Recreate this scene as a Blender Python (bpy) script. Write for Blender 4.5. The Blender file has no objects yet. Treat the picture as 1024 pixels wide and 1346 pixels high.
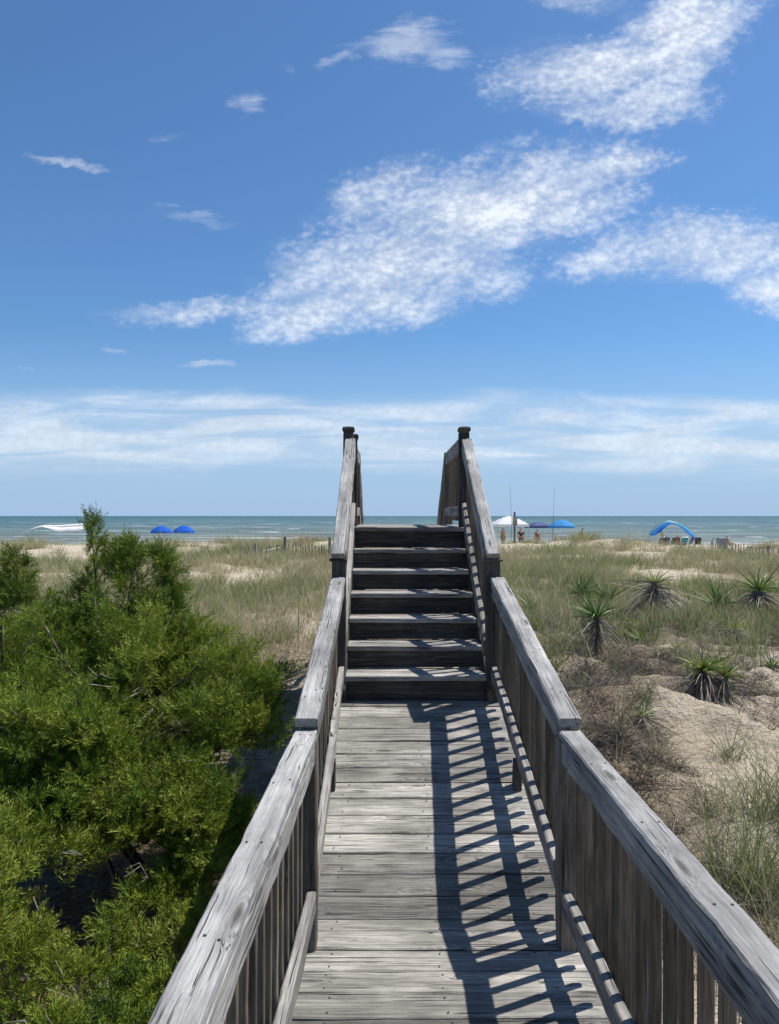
import bpy, math, random
import numpy as np
from mathutils import Vector, Matrix
random.seed(7); RNG = np.random.default_rng(11)
S = bpy.context.scene; COL = S.collection
EYE = 1.73; F = 1010.0            # eye height over the flat deck (z=0); x right, y towards the sea
# ------------------------------------------------------------------ value noise / terrain
_P = RNG.random((256, 256))
def vn(x, y):
    x = np.asarray(x, float); y = np.asarray(y, float)
    xi = np.floor(x).astype(int); yi = np.floor(y).astype(int)
    fx = x - xi; fy = y - yi; fx = fx*fx*(3-2*fx); fy = fy*fy*(3-2*fy)
    g = lambda a, b: _P[a & 255, b & 255]
    return (g(xi, yi)*(1-fx)+g(xi+1, yi)*fx)*(1-fy)+(g(xi, yi+1)*(1-fx)+g(xi+1, yi+1)*fx)*fy
def fbm(x, y, o=4):
    s = 0; a = 1; t = 0
    for k in range(o):
        s = s+a*vn(x*2**k+17.3*k, y*2**k+5.1*k); t += a; a *= .5
    return s/t
def hgt(x, y):
    x = np.asarray(x, float); y = np.asarray(y, float)
    z = np.interp(y, [-40, 0, 4, 8, 13, 25, 32, 38, 46, 60, 75, 115, 200], [-.2, -.5, -.47, -.22, -.02, .36, .46, .05, -.6, -.98, -1.27, -2.62, -6])
    crest = np.exp(-((y-32)/7.)**2)
    z = z + crest*(.32*np.exp(-((x-9.0)/3.6)**2)-.34*np.exp(-((x-14.2)/2.6)**2)+.10*np.exp(-((x+9)/5.)**2)+.42*np.exp(-((x-19)/1.9)**2)+.12*np.exp(-((x+2)/2.5)**2))
    amp = np.interp(y, [-5, 3, 10, 25, 45, 60], [.03, .08, .22, .38, .3, .05])
    z = z + (fbm(x*.28+3, y*.28, 3)-.5)*amp
    amp2 = np.interp(y, [0, 5, 7, 12, 18, 60], [.11, .14, .30, .34, .2, .05])
    z = z + (fbm(x*1.7+9, y*1.7, 3)-.5)*amp2
    z = z + np.interp(y, [4, 6.5, 11, 15], [0, 1, 1, 0])*np.clip((x-.9)/.8, 0, 1)*(.5-np.abs(vn(x*1.15+2, y*1.3+8)-.5)*2)*.34
    z = z - .10*np.exp(-((x-.2)/1.0)**2)*np.exp(-((y-4)/5)**2)
    z = z + .20*np.exp(-((x-2.2)/.8)**2-((y-7.3)/1.1)**2)
    return z
def H(x, y): return float(hgt(x, y))
# ------------------------------------------------------------------ object helpers
def tag(o, label=None, cat=None, group=None, kind=None):
    if label: o['label'] = label
    if cat: o['category'] = cat
    if group: o['group'] = group
    if kind: o['kind'] = kind
    return o
def empty(name, loc=(0, 0, 0), rz=0, **k):
    o = bpy.data.objects.new(name, None); COL.objects.link(o); o.location = loc; o.rotation_euler = (0, 0, rz); o.empty_display_size = .1
    return tag(o, **k)
def link(name, me, parent=None):
    o = bpy.data.objects.new(name, me); COL.objects.link(o)
    if parent: o.parent = parent
    return o
def copy_tree(o, parent=None):
    c = o.copy(); COL.objects.link(c); c.parent = parent
    for ch in [q for q in COL.objects if q.parent == o]: copy_tree(ch, c)
    return c
def np_mesh(name, verts, faces, mat, attr=None, vattr=None, parent=None, smooth=False, mats=None, midx=None):
    """verts (N,3); faces (M,k) arrays list"""
    if not isinstance(faces, (list, tuple)): faces = [faces]
    me = bpy.data.meshes.new(name); verts = np.asarray(verts, np.float32)
    me.vertices.add(len(verts)); me.vertices.foreach_set('co', verts.ravel())
    loops = np.concatenate([np.asarray(f).ravel() for f in faces]).astype(np.int32)
    tot = np.concatenate([np.full(len(f), np.asarray(f).shape[1]) for f in faces]).astype(np.int32)
    st = np.concatenate([[0], np.cumsum(tot)[:-1]]).astype(np.int32)
    me.loops.add(len(loops)); me.loops.foreach_set('vertex_index', loops)
    me.polygons.add(len(tot)); me.polygons.foreach_set('loop_start', st); me.polygons.foreach_set('loop_total', tot)
    if smooth: me.polygons.foreach_set('use_smooth', np.ones(len(tot), bool))
    for m in (mats or [mat]): me.materials.append(m)
    if midx is not None: me.polygons.foreach_set('material_index', np.asarray(midx, np.int32))
    me.update(calc_edges=True)
    if attr is not None:
        a = me.attributes.new('tint', 'FLOAT', 'POINT'); a.data.foreach_set('value', np.asarray(attr, np.float32))
    if vattr is not None:
        a = me.attributes.new('wc', 'FLOAT_VECTOR', 'POINT'); a.data.foreach_set('vector', np.asarray(vattr, np.float32).ravel())
    return link(name, me, parent)
class MB:
    def __init__(s): s.v = []; s.f = []; s.w = []; s.r = []; s.m = []
    def board(s, p0, p1, w, t, up=(0, 0, 1), seg=None, wob=.0012, ch=.004, endwob=0, rnd=None, dents=0):
        """board from p0 to p1: w across (side), t along 'up'; chamfered, slightly uneven"""
        p0 = Vector(p0); p1 = Vector(p1); L = (p1-p0).length; ax = (p1-p0)/L
        side = ax.cross(Vector(up)).normalized(); n = side.cross(ax).normalized()
        seg = seg or max(2, int(L/.12)); off = [random.uniform(0, 90) for _ in range(3)]
        rnd = random.random() if rnd is None else rnd; b = len(s.v)
        hw, ht = w/2, t/2; c = min(ch, hw*.6, ht*.6)
        prof = [(-hw+c, -ht), (hw-c, -ht), (hw, -ht+c), (hw, ht-c), (hw-c, ht), (-hw+c, ht), (-hw, ht-c), (-hw, -ht+c)]
        dx = 0; dz = 0
        for i in range(seg+1):
            q = i/seg; dx = dx*.7+random.gauss(0, wob); dz = dz*.7+random.gauss(0, wob*.7); e = random.gauss(0, wob*.6)
            base = p0+ax*(L*q)
            for k, (a, h) in enumerate(prof):
                sg = 1 if a > 0 else -1
                nick = -abs(random.gauss(0, dents))*sg if dents else 0
                aa = a+dx+e*sg+nick; hh = h+dz+(-abs(random.gauss(0, dents*.6)) if dents and k in (3, 6) else 0)
                s.v.append(base+side*aa+n*hh); s.w.append((L*q+off[0], a+off[1], h+off[2])); s.r.append(rnd); 
        for i in range(seg):
            for k in range(8):
                a = b+i*8+k; d = b+i*8+(k+1) % 8
                s.f.append((a, a+8, d+8, d)); s.m.append(0)
        s.f.append(tuple(b+k for k in range(8))); s.f.append(tuple(b+seg*8+k for k in reversed(range(8)))); s.m += [0, 0]
        return s
    def disc(s, p, r, n=(0, 0, 1), k=6, mi=1, off=.001):
        n = Vector(n).normalized(); a = n.orthogonal().normalized(); c = n.cross(a); b = len(s.v); p = Vector(p)+n*off
        for i in range(k):
            t = i*2*math.pi/k; s.v.append(p+a*r*math.cos(t)+c*r*math.sin(t)); s.w.append((0, 0, 0)); s.r.append(.5)
        s.f.append(tuple(b+i for i in range(k))); s.m.append(mi)
    def tube(s, pts, rad, k=6, mi=0, cap=True):
        pts = [Vector(p) for p in pts]; b = len(s.v); off = random.uniform(0, 50)
        rad = rad if isinstance(rad, (list, tuple)) else [rad]*len(pts); d = 0
        for i, p in enumerate(pts):
            t = (pts[min(i+1, len(pts)-1)]-pts[max(i-1, 0)]).normalized()
            a = t.cross(Vector((.13, .31, .94))); a = a.normalized() if a.length > 1e-3 else t.orthogonal().normalized(); c = t.cross(a)
            if i: d += (p-pts[i-1]).length
            for j in range(k):
                th = j*2*math.pi/k; s.v.append(p+(a*math.cos(th)+c*math.sin(th))*rad[i]); s.w.append((d+off, math.cos(th)*rad[i]+off, math.sin(th)*rad[i])); s.r.append(.5)
        for i in range(len(pts)-1):
            for j in range(k):
                a = b+i*k+j; e = b+i*k+(j+1) % k; s.f.append((a, e, e+k, a+k)); s.m.append(mi)
        if cap:
            s.f.append(tuple(b+j for j in reversed(range(k)))); s.f.append(tuple(b+(len(pts)-1)*k+j for j in range(k))); s.m += [mi, mi]
        return s
    def box(s, c, d, mi=0, rz=0):
        b = len(s.v); c = Vector(c); ro = Matrix.Rotation(rz, 3, 'Z')
        for sx in (-1, 1):
            for sy in (-1, 1):
                for sz in (-1, 1):
                    q = Vector((sx*d[0]/2, sy*d[1]/2, sz*d[2]/2)); s.v.append(c+ro@q); s.w.append(tuple(q)); s.r.append(.5)
        for f in ((0, 1, 3, 2), (4, 6, 7, 5), (0, 4, 5, 1), (2, 3, 7, 6), (0, 2, 6, 4), (1, 5, 7, 3)):
            s.f.append(tuple(b+i for i in f)); s.m.append(mi)
        return s
    def grid(s, P, mi=0):
        """P rows x cols of points"""
        b = len(s.v); R = len(P); Cn = len(P[0])
        for r in P:
            for p in r: s.v.append(Vector(p)); s.w.append(tuple(p)); s.r.append(.5)
        for i in range(R-1):
            for j in range(Cn-1):
                a = b+i*Cn+j; s.f.append((a, a+1, a+Cn+1, a+Cn)); s.m.append(mi)
        return s
    def build(s, name, mats, parent=None, smooth=False, bevel=0):
        me = bpy.data.meshes.new(name); me.from_pydata([tuple(v) for v in s.v], [], s.f)
        mats = mats if isinstance(mats, (list, tuple)) else [mats]
        for m in mats: me.materials.append(m)
        me.polygons.foreach_set('material_index', s.m)
        a = me.attributes.new('wc', 'FLOAT_VECTOR', 'POINT'); a.data.foreach_set('vector', [c for w in s.w for c in w])
        a = me.attributes.new('tint', 'FLOAT', 'POINT'); a.data.foreach_set('value', s.r)
        if smooth: me.polygons.foreach_set('use_smooth', [True]*len(me.polygons))
        me.update(); o = link(name, me, parent)
        if bevel:
            md = o.modifiers.new('b', 'BEVEL'); md.width = bevel; md.segments = 2
        return o
# ------------------------------------------------------------------ node helpers
class NT:
    def __init__(s, tree): s.t = tree; s.n = tree.nodes; s.l = tree.links
    def new(s, typ, **kw):
        n = s.n.new(typ)
        for k, v in kw.items(): setattr(n, k, v)
        return n
    def set(s, sock, v):
        if v is None: return
        if hasattr(v, 'is_output'): s.l.new(v, sock)
        else: sock.default_value = v
    def m(s, op, a, b=None, c=None, clamp=False):
        n = s.new('ShaderNodeMath', operation=op, use_clamp=clamp)
        for i, v in enumerate((a, b, c)): s.set(n.inputs[i], v)
        return n.outputs[0]
    def vm(s, op, a, b=None):
        n = s.new('ShaderNodeVectorMath', operation=op); s.set(n.inputs[0], a)
        if b is not None:
            if op == 'SCALE': s.set(n.inputs[3], b)
            else: s.set(n.inputs[1], b)
        return n.outputs['Value'] if op in ('LENGTH', 'DISTANCE', 'DOT_PRODUCT') else n.outputs[0]
    def noise(s, vec, scale, detail=3, rough=.55, dist=0, out=0):
        n = s.new('ShaderNodeTexNoise'); s.set(n.inputs['Vector'], vec); n.inputs['Scale'].default_value = scale
        n.inputs['Detail'].default_value = detail; n.inputs['Roughness'].default_value = rough; n.inputs['Distortion'].default_value = dist
        return n.outputs[out]
    def vor(s, vec, scale, out='Distance', feature='F1'):
        n = s.new('ShaderNodeTexVoronoi', feature=feature); s.set(n.inputs['Vector'], vec); n.inputs['Scale'].default_value = scale
        return n.outputs[out]
    def mr(s, v, a, b, c=0, d=1, smooth=True):
        n = s.new('ShaderNodeMapRange', interpolation_type='SMOOTHSTEP' if smooth else 'LINEAR')
        for i, q in enumerate((v, a, b, c, d)): s.set(n.inputs[i], q)
        return n.outputs[0]
    def mix(s, f, a, b, blend='MIX'):
        n = s.new('ShaderNodeMix', data_type='RGBA', blend_type=blend); s.set(n.inputs[0], f)
        for i, v in ((6, a), (7, b)):
            if isinstance(v, tuple) and len(v) == 3: v = v+(1,)
            s.set(n.inputs[i], v)
        return n.outputs[2]
    def ramp(s, f, stops):
        n = s.new('ShaderNodeValToRGB'); s.set(n.inputs[0], f); e = n.color_ramp.elements
        while len(e) < len(stops): e.new(.5)
        for q, (p, c) in zip(e, stops): q.position = p; q.color = c+(1,) if len(c) == 3 else c
        return n.outputs[0]
    def comb(s, x, y, z):
        n = s.new('ShaderNodeCombineXYZ'); [s.set(n.inputs[i], v) for i, v in enumerate((x, y, z))]; return n.outputs[0]
    def sep(s, v):
        n = s.new('ShaderNodeSeparateXYZ'); s.set(n.inputs[0], v); return n.outputs
    def attr(s, name, out='Fac'):
        return s.new('ShaderNodeAttribute', attribute_name=name).outputs[out]
    def bump(s, h, strength, dist, normal=None):
        n = s.new('ShaderNodeBump'); s.set(n.inputs['Height'], h); n.inputs['Strength'].default_value = strength; n.inputs['Distance'].default_value = dist
        if normal is not None: s.set(n.inputs['Normal'], normal)
        return n.outputs[0]
def new_mat(name):
    m = bpy.data.materials.new(name); m.use_nodes = True; t = NT(m.node_tree); b = m.node_tree.nodes['Principled BSDF']; return m, t, b
def plain(name, col, rough=.6, spec=.4, var=.12, scale=8, metal=0):
    m, t, b = new_mat(name); co = t.new('ShaderNodeTexCoord').outputs['Object']; n = t.noise(co, scale, 4)
    f = t.mr(n, .3, .7, 1-var, 1+var); c = t.mix(1.0, col+(1,), t.comb(f, f, f), 'MULTIPLY')
    t.set(b.inputs['Base Color'], c); b.inputs['Roughness'].default_value = rough; b.inputs['Specular IOR Level'].default_value = spec; b.inputs['Metallic'].default_value = metal
    return m
def wood(name, dark, mid, light, warm=.0, bs=.7, crack=1.0, fine=1.0, wavy=1.0, tone=.55):
    m, t, b = new_mat(name); wc = t.attr('wc', 'Vector'); tint = t.attr('tint')
    warp = t.noise(t.vm('MULTIPLY', wc, (1.6, 5, 5)), 1.0, 2, out=1)
    wv = t.vm('MULTIPLY', t.vm('SUBTRACT', warp, (.5, .5, .5)), (0, .016*wavy, .016*wavy)); v = t.vm('ADD', wc, wv)
    # knots
    kv = t.vm('MULTIPLY', v, (3.0, 13, 13)); ksel = t.mr(t.sep(t.vor(kv, 1.0, 'Color'))[0], .52, .50); kd = t.m('ADD', t.vor(kv, 1.0), ksel)
    kn = t.mr(kd, .19, .09); kz = t.mr(kd, .50, .12)
    bend = t.comb(0, t.m('MULTIPLY', kz, .018), t.m('MULTIPLY', kz, .018)); v2 = t.vm('ADD', v, bend)
    g1 = t.noise(t.vm('MULTIPLY', v2, (2.2, 70*fine, 70*fine)), 1.0, 4, .62)
    g2 = t.noise(t.vm('MULTIPLY', v2, (9, 260*fine, 260*fine)), 1.0, 3, .7)
    g = t.m('ADD', t.m('MULTIPLY', g1, .5), t.m('MULTIPLY', g2, .5))
    rings = t.m('MULTIPLY_ADD', t.m('SINE', t.m('MULTIPLY', kd, 70)), .05, 0); g = t.m('ADD', g, t.m('MULTIPLY', rings, kz))
    c = t.ramp(g, [(.34, dark), (.47, mid), (.60, light)])
    blot = t.noise(t.vm('MULTIPLY', wc, (1.3, 7, 7)), 1.4, 4, .6); bl = t.mr(blot, .3, .7, .62, 1.2); dirt = t.mr(t.noise(t.new('ShaderNodeTexCoord').outputs['Object'], 3.2, 5, .65), .35, .68, .78, 1.12); bl = t.m('MULTIPLY', bl, dirt)
    c = t.mix(1.0, c, t.comb(bl, bl, bl), 'MULTIPLY')
    tn = t.mr(tint, 0, 1, 1-tone*.45, 1+tone*.45, False); c = t.mix(1.0, c, t.comb(tn, tn, t.m('MULTIPLY', tn, 1.0)), 'MULTIPLY')
    ck = t.noise(t.vm('MULTIPLY', v2, (1.5, 95*fine, 95*fine)), 1.0, 1.5, .5)
    brk = t.noise(t.vm('MULTIPLY', wc, (3.5, 14, 14)), 1.0, 2)
    cm = t.m('MULTIPLY', t.mr(ck, .605, .645), t.mr(brk, .44, .56)); cm = t.m('MULTIPLY', cm, crack, clamp=True)
    c = t.mix(t.m('MULTIPLY', cm, .88), c, (.016, .015, .014)); c = t.mix(t.m('MULTIPLY', kn, .72), c, (.055, .045, .038))
    t.set(b.inputs['Base Color'], c); b.inputs['Roughness'].default_value = .82; b.inputs['Specular IOR Level'].default_value = .28
    h = t.m('SUBTRACT', t.m('ADD', g, t.m('MULTIPLY', blot, .4)), t.m('MULTIPLY', cm, .9)); h = t.m('SUBTRACT', h, t.m('MULTIPLY', kn, .2))
    t.set(b.inputs['Normal'], t.bump(h, bs, .006)); return m
W_CAP = wood('weathered_cap_wood', (.165, .162, .156), (.275, .271, .264), (.375, .37, .36), bs=.85, crack=1.0, fine=1.7, wavy=.6)
W_DECK = wood('weathered_deck_wood', (.10, .093, .082), (.225, .211, .189), (.35, .333, .303), bs=.95, crack=1.0, tone=.85, fine=1.4, wavy=.7)
W_RAIL = wood('weathered_rail_wood', (.12, .113, .105), (.27, .256, .238), (.42, .405, .38), bs=.8)
W_POST = wood('brown_post_wood', (.07, .058, .045), (.15, .128, .104), (.25, .22, .185), bs=.7)  # darker and browner than the rails: shade of the inner post faces painted in
W_BAL = wood('brown_baluster_wood', (.075, .058, .040), (.15, .12, .088), (.235, .195, .15), bs=.6, crack=.5)
W_STEP = wood('shaded_riser_wood', (.022, .021, .019), (.055, .052, .047), (.11, .104, .095), bs=.9)  # step wood darkened: the shade of the backlit risers is in the colour
W_DARK = wood('dark_post_wood', (.028, .026, .023), (.06, .056, .05), (.11, .103, .093), bs=.7)
NAIL = plain('nail', (.035, .028, .024), .6, .3, .1)
def leafmat(name, stops, rough=.55, trans=.25, spec=.3):
    m, t, b = new_mat(name); f = t.attr('tint'); c = t.ramp(f, stops)
    out = t.n['Material Output']; tr = t.new('ShaderNodeBsdfTranslucent'); t.set(tr.inputs[0], c); mx = t.new('ShaderNodeMixShader'); mx.inputs[0].default_value = trans
    t.set(b.inputs['Base Color'], c); b.inputs['Roughness'].default_value = rough; b.inputs['Specular IOR Level'].default_value = spec
    t.l.new(b.outputs[0], mx.inputs[1]); t.l.new(tr.outputs[0], mx.inputs[2]); t.l.new(mx.outputs[0], out.inputs[0]); return m
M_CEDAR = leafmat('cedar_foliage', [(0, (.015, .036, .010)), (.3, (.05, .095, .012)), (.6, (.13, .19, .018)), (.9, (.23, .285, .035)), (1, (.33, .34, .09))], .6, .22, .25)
M_GRASS = leafmat('dune_grass', [(0, (.07, .135, .03)), (.3, (.155, .205, .06)), (.6, (.35, .345, .17)), (.85, (.56, .50, .32)), (1, (.34, .26, .17))], .6, .3, .2)
M_YUC = leafmat('yucca_leaf', [(0, (.045, .11, .03)), (.4, (.11, .20, .045)), (.8, (.30, .34, .08)), (1, (.42, .38, .15))], .45, .15, .4)
M_DEAD = leafmat('dry_leaf', [(0, (.06, .047, .038)), (.5, (.17, .145, .12)), (.85, (.33, .29, .245)), (1, (.44, .38, .30))], .8, .1, .15)
M_BARK = wood('cedar_bark', (.05, .037, .028), (.13, .10, .078), (.26, .22, .18), bs=.8, crack=.5)
M_TWIG = wood('dead_twig', (.14, .12, .10), (.27, .24, .21), (.42, .38, .34), bs=.4, crack=0)
# ------------------------------------------------------------------ sand
def sand_mat():
    m, t, b = new_mat('dune_sand'); co = t.new('ShaderNodeNewGeometry').outputs['Position']
    n1 = t.noise(co, 1.1, 5, .6); n2 = t.noise(co, 9, 6, .65); n3 = t.noise(co, 70, 4, .6); n4 = t.noise(co, 420, 2, .6)
    c = t.ramp(n2, [(.3, (.47, .39, .29)), (.5, (.64, .55, .42)), (.7, (.74, .655, .515))])
    lit = t.m('MULTIPLY', t.mr(n3, .53, .66), t.mr(n1, .44, .60)); c = t.mix(t.m('MULTIPLY', lit, .6), c, (.17, .135, .105))
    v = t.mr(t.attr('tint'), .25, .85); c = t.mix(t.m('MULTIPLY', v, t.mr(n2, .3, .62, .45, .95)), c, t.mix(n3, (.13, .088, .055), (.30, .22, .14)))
    sp = t.mr(n4, .63, .72); c = t.mix(t.m('MULTIPLY', sp, .35), c, (.14, .11, .085))
    t.set(b.inputs['Base Color'], c); b.inputs['Roughness'].default_value = .95; b.inputs['Specular IOR Level'].default_value = .12
    bm = t.bump(t.m('ADD', t.m('ADD', t.m('MULTIPLY', n2, 1.0), t.m('MULTIPLY', n3, .30)), t.m('MULTIPLY', t.noise(co, 3.2, 3), 1.2)), 1.0, .13); t.set(b.inputs['Normal'], t.bump(n4, .4, .004, bm)); return m
M_SAND = sand_mat()
def vegmask(x, y):
    """0..1 how much plant litter covers the sand"""
    far = np.interp(y, [3, 6, 9, 13, 22, 30, 36, 45], [.26, .30, .50, .80, .75, .38, .34, .1])
    m = far+(fbm(x*.62+40, y*.45+7, 3)-.5)*1.9
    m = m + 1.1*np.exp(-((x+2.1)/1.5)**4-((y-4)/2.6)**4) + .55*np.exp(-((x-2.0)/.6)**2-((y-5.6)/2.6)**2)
    m = m - .6*np.exp(-((x-2.9)/.9)**2-((y-5.6)/1.7)**2)
    return np.clip(m, 0, 1)
def build_ground():
    ys = np.concatenate([[-300, -120, -50, -20, -8, -3], np.arange(-1, 12, .07), np.arange(12, 45, .22), np.arange(45, 130, 1.0), [135, 150, 180, 220, 300]])
    xc = np.concatenate([np.arange(0, 7, .07), np.arange(7, 30, .3), np.arange(30, 80, 2), [90, 120, 180, 300, 600]]); xs = np.concatenate([-xc[::-1][:-1], xc])
    X, Y = np.meshgrid(xs, ys); Z = hgt(X, Y); R, Cn = X.shape; V = np.stack([X, Y, Z], -1).reshape(-1, 3)
    i, j = np.meshgrid(np.arange(R-1), np.arange(Cn-1), indexing='ij'); a = (i*Cn+j).ravel()
    Fc = np.stack([a, a+1, a+Cn+1, a+Cn], 1)
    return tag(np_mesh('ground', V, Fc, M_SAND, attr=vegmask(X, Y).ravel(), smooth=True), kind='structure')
build_ground()
def sea():
    m, t, b = new_mat('sea_water'); P = t.new('ShaderNodeNewGeometry').outputs['Position']; x, y, z = t.sep(P)
    r = t.vm('LENGTH', P); lr = t.m('LOGARITHM', r, 10.0)
    off = t.ramp(t.mr(lr, 2.05, 3.3, 0, 1, False), [(0, (.19, .20, .165)), (.10, (.145, .17, .15)), (.28, (.095, .14, .135)), (.6, (.055, .12, .13)), (1, (.035, .09, .105))])
    # swell streaks: size grows with distance so that waves stay visible as rows
    n1 = t.noise(t.vm('MULTIPLY', P, (.035, .11, 0)), 1, 4, .6); n2 = t.noise(t.vm('MULTIPLY', P, (.006, .012, 0)), 1, 4, .6)
    s = t.m('MULTIPLY', t.mr(n1, .35, .65, .62, 1.32), t.mr(n2, .35, .65, .78, 1.2)); c = t.mix(1.0, off, t.comb(s, s, s), 'MULTIPLY')
    f1 = t.noise(t.vm('MULTIPLY', P, (.075, .12, 0)), 1, 3, .55); f2 = t.noise(t.vm('MULTIPLY', P, (.9, 1.1, 0)), 1, 2, .6)
    th = t.m('ADD', f1, t.m('MULTIPLY', t.m('SUBTRACT', f2, .5), .10)); foam = t.mr(th, .665, .695)
    f3 = t.noise(t.vm('MULTIPLY', P, (.02, .045, 0)), 1, 3, .5); foam2 = t.m('MULTIPLY', t.mr(f3, .63, .67), t.mr(lr, 3.3, 2.7)); foam = t.m('MAXIMUM', foam, t.m('MULTIPLY', foam2, .35))
    sh = t.m('MULTIPLY', t.mr(t.m('ADD', t.noise(t.vm('MULTIPLY', P, (.03, .28, 0)), 1, 3), 0), .56, .62), t.mr(y, 150, 122)); foam = t.m('MAXIMUM', foam, t.m('MULTIPLY', sh, .5))
    c = t.mix(t.m('MULTIPLY', foam, .95, clamp=True), c, (.8, .82, .82))
    t.set(b.inputs['Base Color'], c); t.set(b.inputs['Roughness'], t.mr(foam, 0, 1, .42, .9)); b.inputs['IOR'].default_value = 1.33; b.inputs['Specular IOR Level'].default_value = .22
    t.set(b.inputs['Normal'], t.bump(t.m('ADD', n1, t.m('MULTIPLY', t.noise(P, .6, 4), .3)), 1.0, 2.5)); return m
ys = [112, 125, 140, 160, 200, 300, 600, 1500, 4000, 14000]; xs = [-14000, -4000, -1000, -300, -100, 0, 100, 300, 1000, 4000, 14000]
V = np.array([(x, y, -2.57) for y in ys for x in xs]); Cn = len(xs)
Fc = np.array([(i*Cn+j, i*Cn+j+1, (i+1)*Cn+j+1, (i+1)*Cn+j) for i in range(len(ys)-1) for j in range(Cn-1)])
tag(np_mesh('sea', V, Fc, sea()), kind='structure')
# ------------------------------------------------------------------ BOARDWALK
BW = empty('boardwalk', (0.2, 3, 0), label='weathered grey timber boardwalk with railings and steps climbing over the dune to the sea', cat='boardwalk')
BO = BW.location.copy()
def bpart(mb, name, mats, smooth=False):
    mb.v = [Vector(v)-BO for v in mb.v]; return mb.build(name, mats, BW, smooth)
LIN = lambda y: -.279-.0225*max(0, 3.08-y)        # inner face of the left rail (splays towards the camera)
RIN = lambda y: .694
def deckz(y): return 0 if y < 3.3 else .274*(y-3.3)
ST0, RUN, RISE, ZB = 5.15, .255, .158, .505       # first riser, tread run, rise, ramp top level
TOPY = ST0+6*RUN; TOPZ = 1.632
# flat deck and ramp planks
def planks(name, y0, y1, zf, slope=0):
    mb = MB(); y = y0; c = math.cos(math.atan(slope))
    while y < y1-.03:
        w = random.choice([.138, .142, .14, .135])*c; w = min(w, y1-y)
        ym = y+w/2; up = (0, -slope, 1); sk = random.gauss(0, .0025); z = zf(ym)-.019+random.gauss(0, .0018)
        a = (LIN(ym)-.085+random.uniform(-.02, .015), ym-sk, z+random.gauss(0, .001)); b_ = (RIN(ym)+.12+random.uniform(-.02, .02), ym+sk, z+random.gauss(0, .001))
        mb.board(a, b_, w/c-.0055, .038, up, seg=12, wob=.0011, ch=.004)
        for xx in (-.22, .21, .64):
            for q in (-.3, .3): mb.disc((xx+random.gauss(0, .01), ym+q*w, zf(ym+q*w)+.0016), .0042, up)
        y += w
    return bpart(mb, name, [W_DECK, NAIL])
planks('deck', -1.4, 3.3, lambda y: 0)
planks('ramp', 3.302, ST0-.012, deckz, .274)
# under-structure joists
for x in (-.25, .2, .66):
    mb = MB(); mb.board((x, -1.4, -.14), (x, 3.3, -.14), .04, .19, seg=10); bpart(mb, 'joist', W_DARK)
    mb = MB(); mb.board((x, 3.3, -.145), (x, ST0, .36), .04, .18, seg=8); bpart(mb, 'joist', W_DARK)
# steps
SL, SR = -.268, .662
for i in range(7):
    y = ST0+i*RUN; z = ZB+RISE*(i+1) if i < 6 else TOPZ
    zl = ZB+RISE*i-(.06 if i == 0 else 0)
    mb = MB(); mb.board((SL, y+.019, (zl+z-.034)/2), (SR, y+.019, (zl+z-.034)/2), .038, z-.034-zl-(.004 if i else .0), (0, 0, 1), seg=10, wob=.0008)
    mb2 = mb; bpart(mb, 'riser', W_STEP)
    if i < 6:
        mb = MB()
        for q, w in ((0, .132), (1, .132)):
            mb.board((SL-.005, y-.028+.066+q*.137, z-.0175), (SR+random.uniform(-.006, .004), y-.028+.066+q*.137, z-.0175+random.gauss(0, .0007)), w, .035, seg=10, wob=.001)
            for xx in (-.2, .2, .6): mb.disc((xx, y+.03+q*.137, z+.0005), .004)
        bpart(mb, 'tread', [W_RAIL, NAIL])
for x in (SL-.022, SR+.024):
    mb = MB(); mb.board((x, ST0-.02, ZB-.02), (x, TOPY+.05, TOPZ-.13), .034, .24, seg=12); bpart(mb, 'stringer', W_DARK)
LD1 = 8.5
mb = MB(); y = TOPY-.028
while y < LD1:
    mb.board((SL-.08, y+.068, TOPZ-.018), (SR+.10, y+.068, TOPZ-.018+random.gauss(0, .001)), .136, .036, seg=8); y += .141
bpart(mb, 'landing', W_RAIL)
for x in (-.3, .2, .7):
    mb = MB(); mb.board((x, TOPY+.06, TOPZ-.14), (x, LD1, TOPZ-.14), .04, .18, seg=6); bpart(mb, 'joist', W_DARK)
# stairs down to the beach side
for i in range(9):
    y = LD1+.02+i*.26; z = TOPZ-.165*(i+1)
    mb = MB()
    for q in (0, 1): mb.board((SL, y+.075+q*.137, z-.0175), (SR, y+.075+q*.137, z-.0175), .132, .035, seg=4)
    bpart(mb, 'tread', W_RAIL)
for x in (SL-.022, SR+.024):
    mb = MB(); mb.board((x, LD1, TOPZ-.2), (x, LD1+2.4, TOPZ-.2-2.4*.635), .034, .24, seg=8); bpart(mb, 'stringer', W_DARK)
# posts:  side -1 left / +1 right
def post(side, y, top, inner=None, cap=None, low=None, w=.088):
    xi = inner if inner is not None else (LIN(y) if side < 0 else RIN(y)); xi += -.002*side
    xc = xi+side*w/2; low = low if low is not None else H(xc, y)-.25
    mb = MB(); mb.board((xc, y, low), (xc+random.gauss(0, .002), y, top), w, w, (0, 1, 0), seg=14, wob=.0012, ch=.006)
    o = bpart(mb, 'post', W_DARK if cap else W_POST)
    if cap:
        mb = MB(); b = len(mb.v); c = Vector((xc, y, top))
        prof = [(.9, 0), (.9, .006), (1.12, .018), (1.18, .024), (1.18, .04), (1.05, .052), (.4, .060)]
        P = []
        for s_, h_ in prof:
            r = w/2*s_; P.append([c+Vector((r*a, r*d, h_)) for a, d in ((-1, -1), (1, -1), (1, 1), (-1, 1), (-1, -1))])
        mb.grid(P); mb.f.append(tuple(len(mb.v)-5+k for k in range(4))); mb.m.append(0)
        mb.v = [Vector(v)-BO for v in mb.v]; q = mb.build('post_cap', W_DARK, o)
    return o
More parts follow.
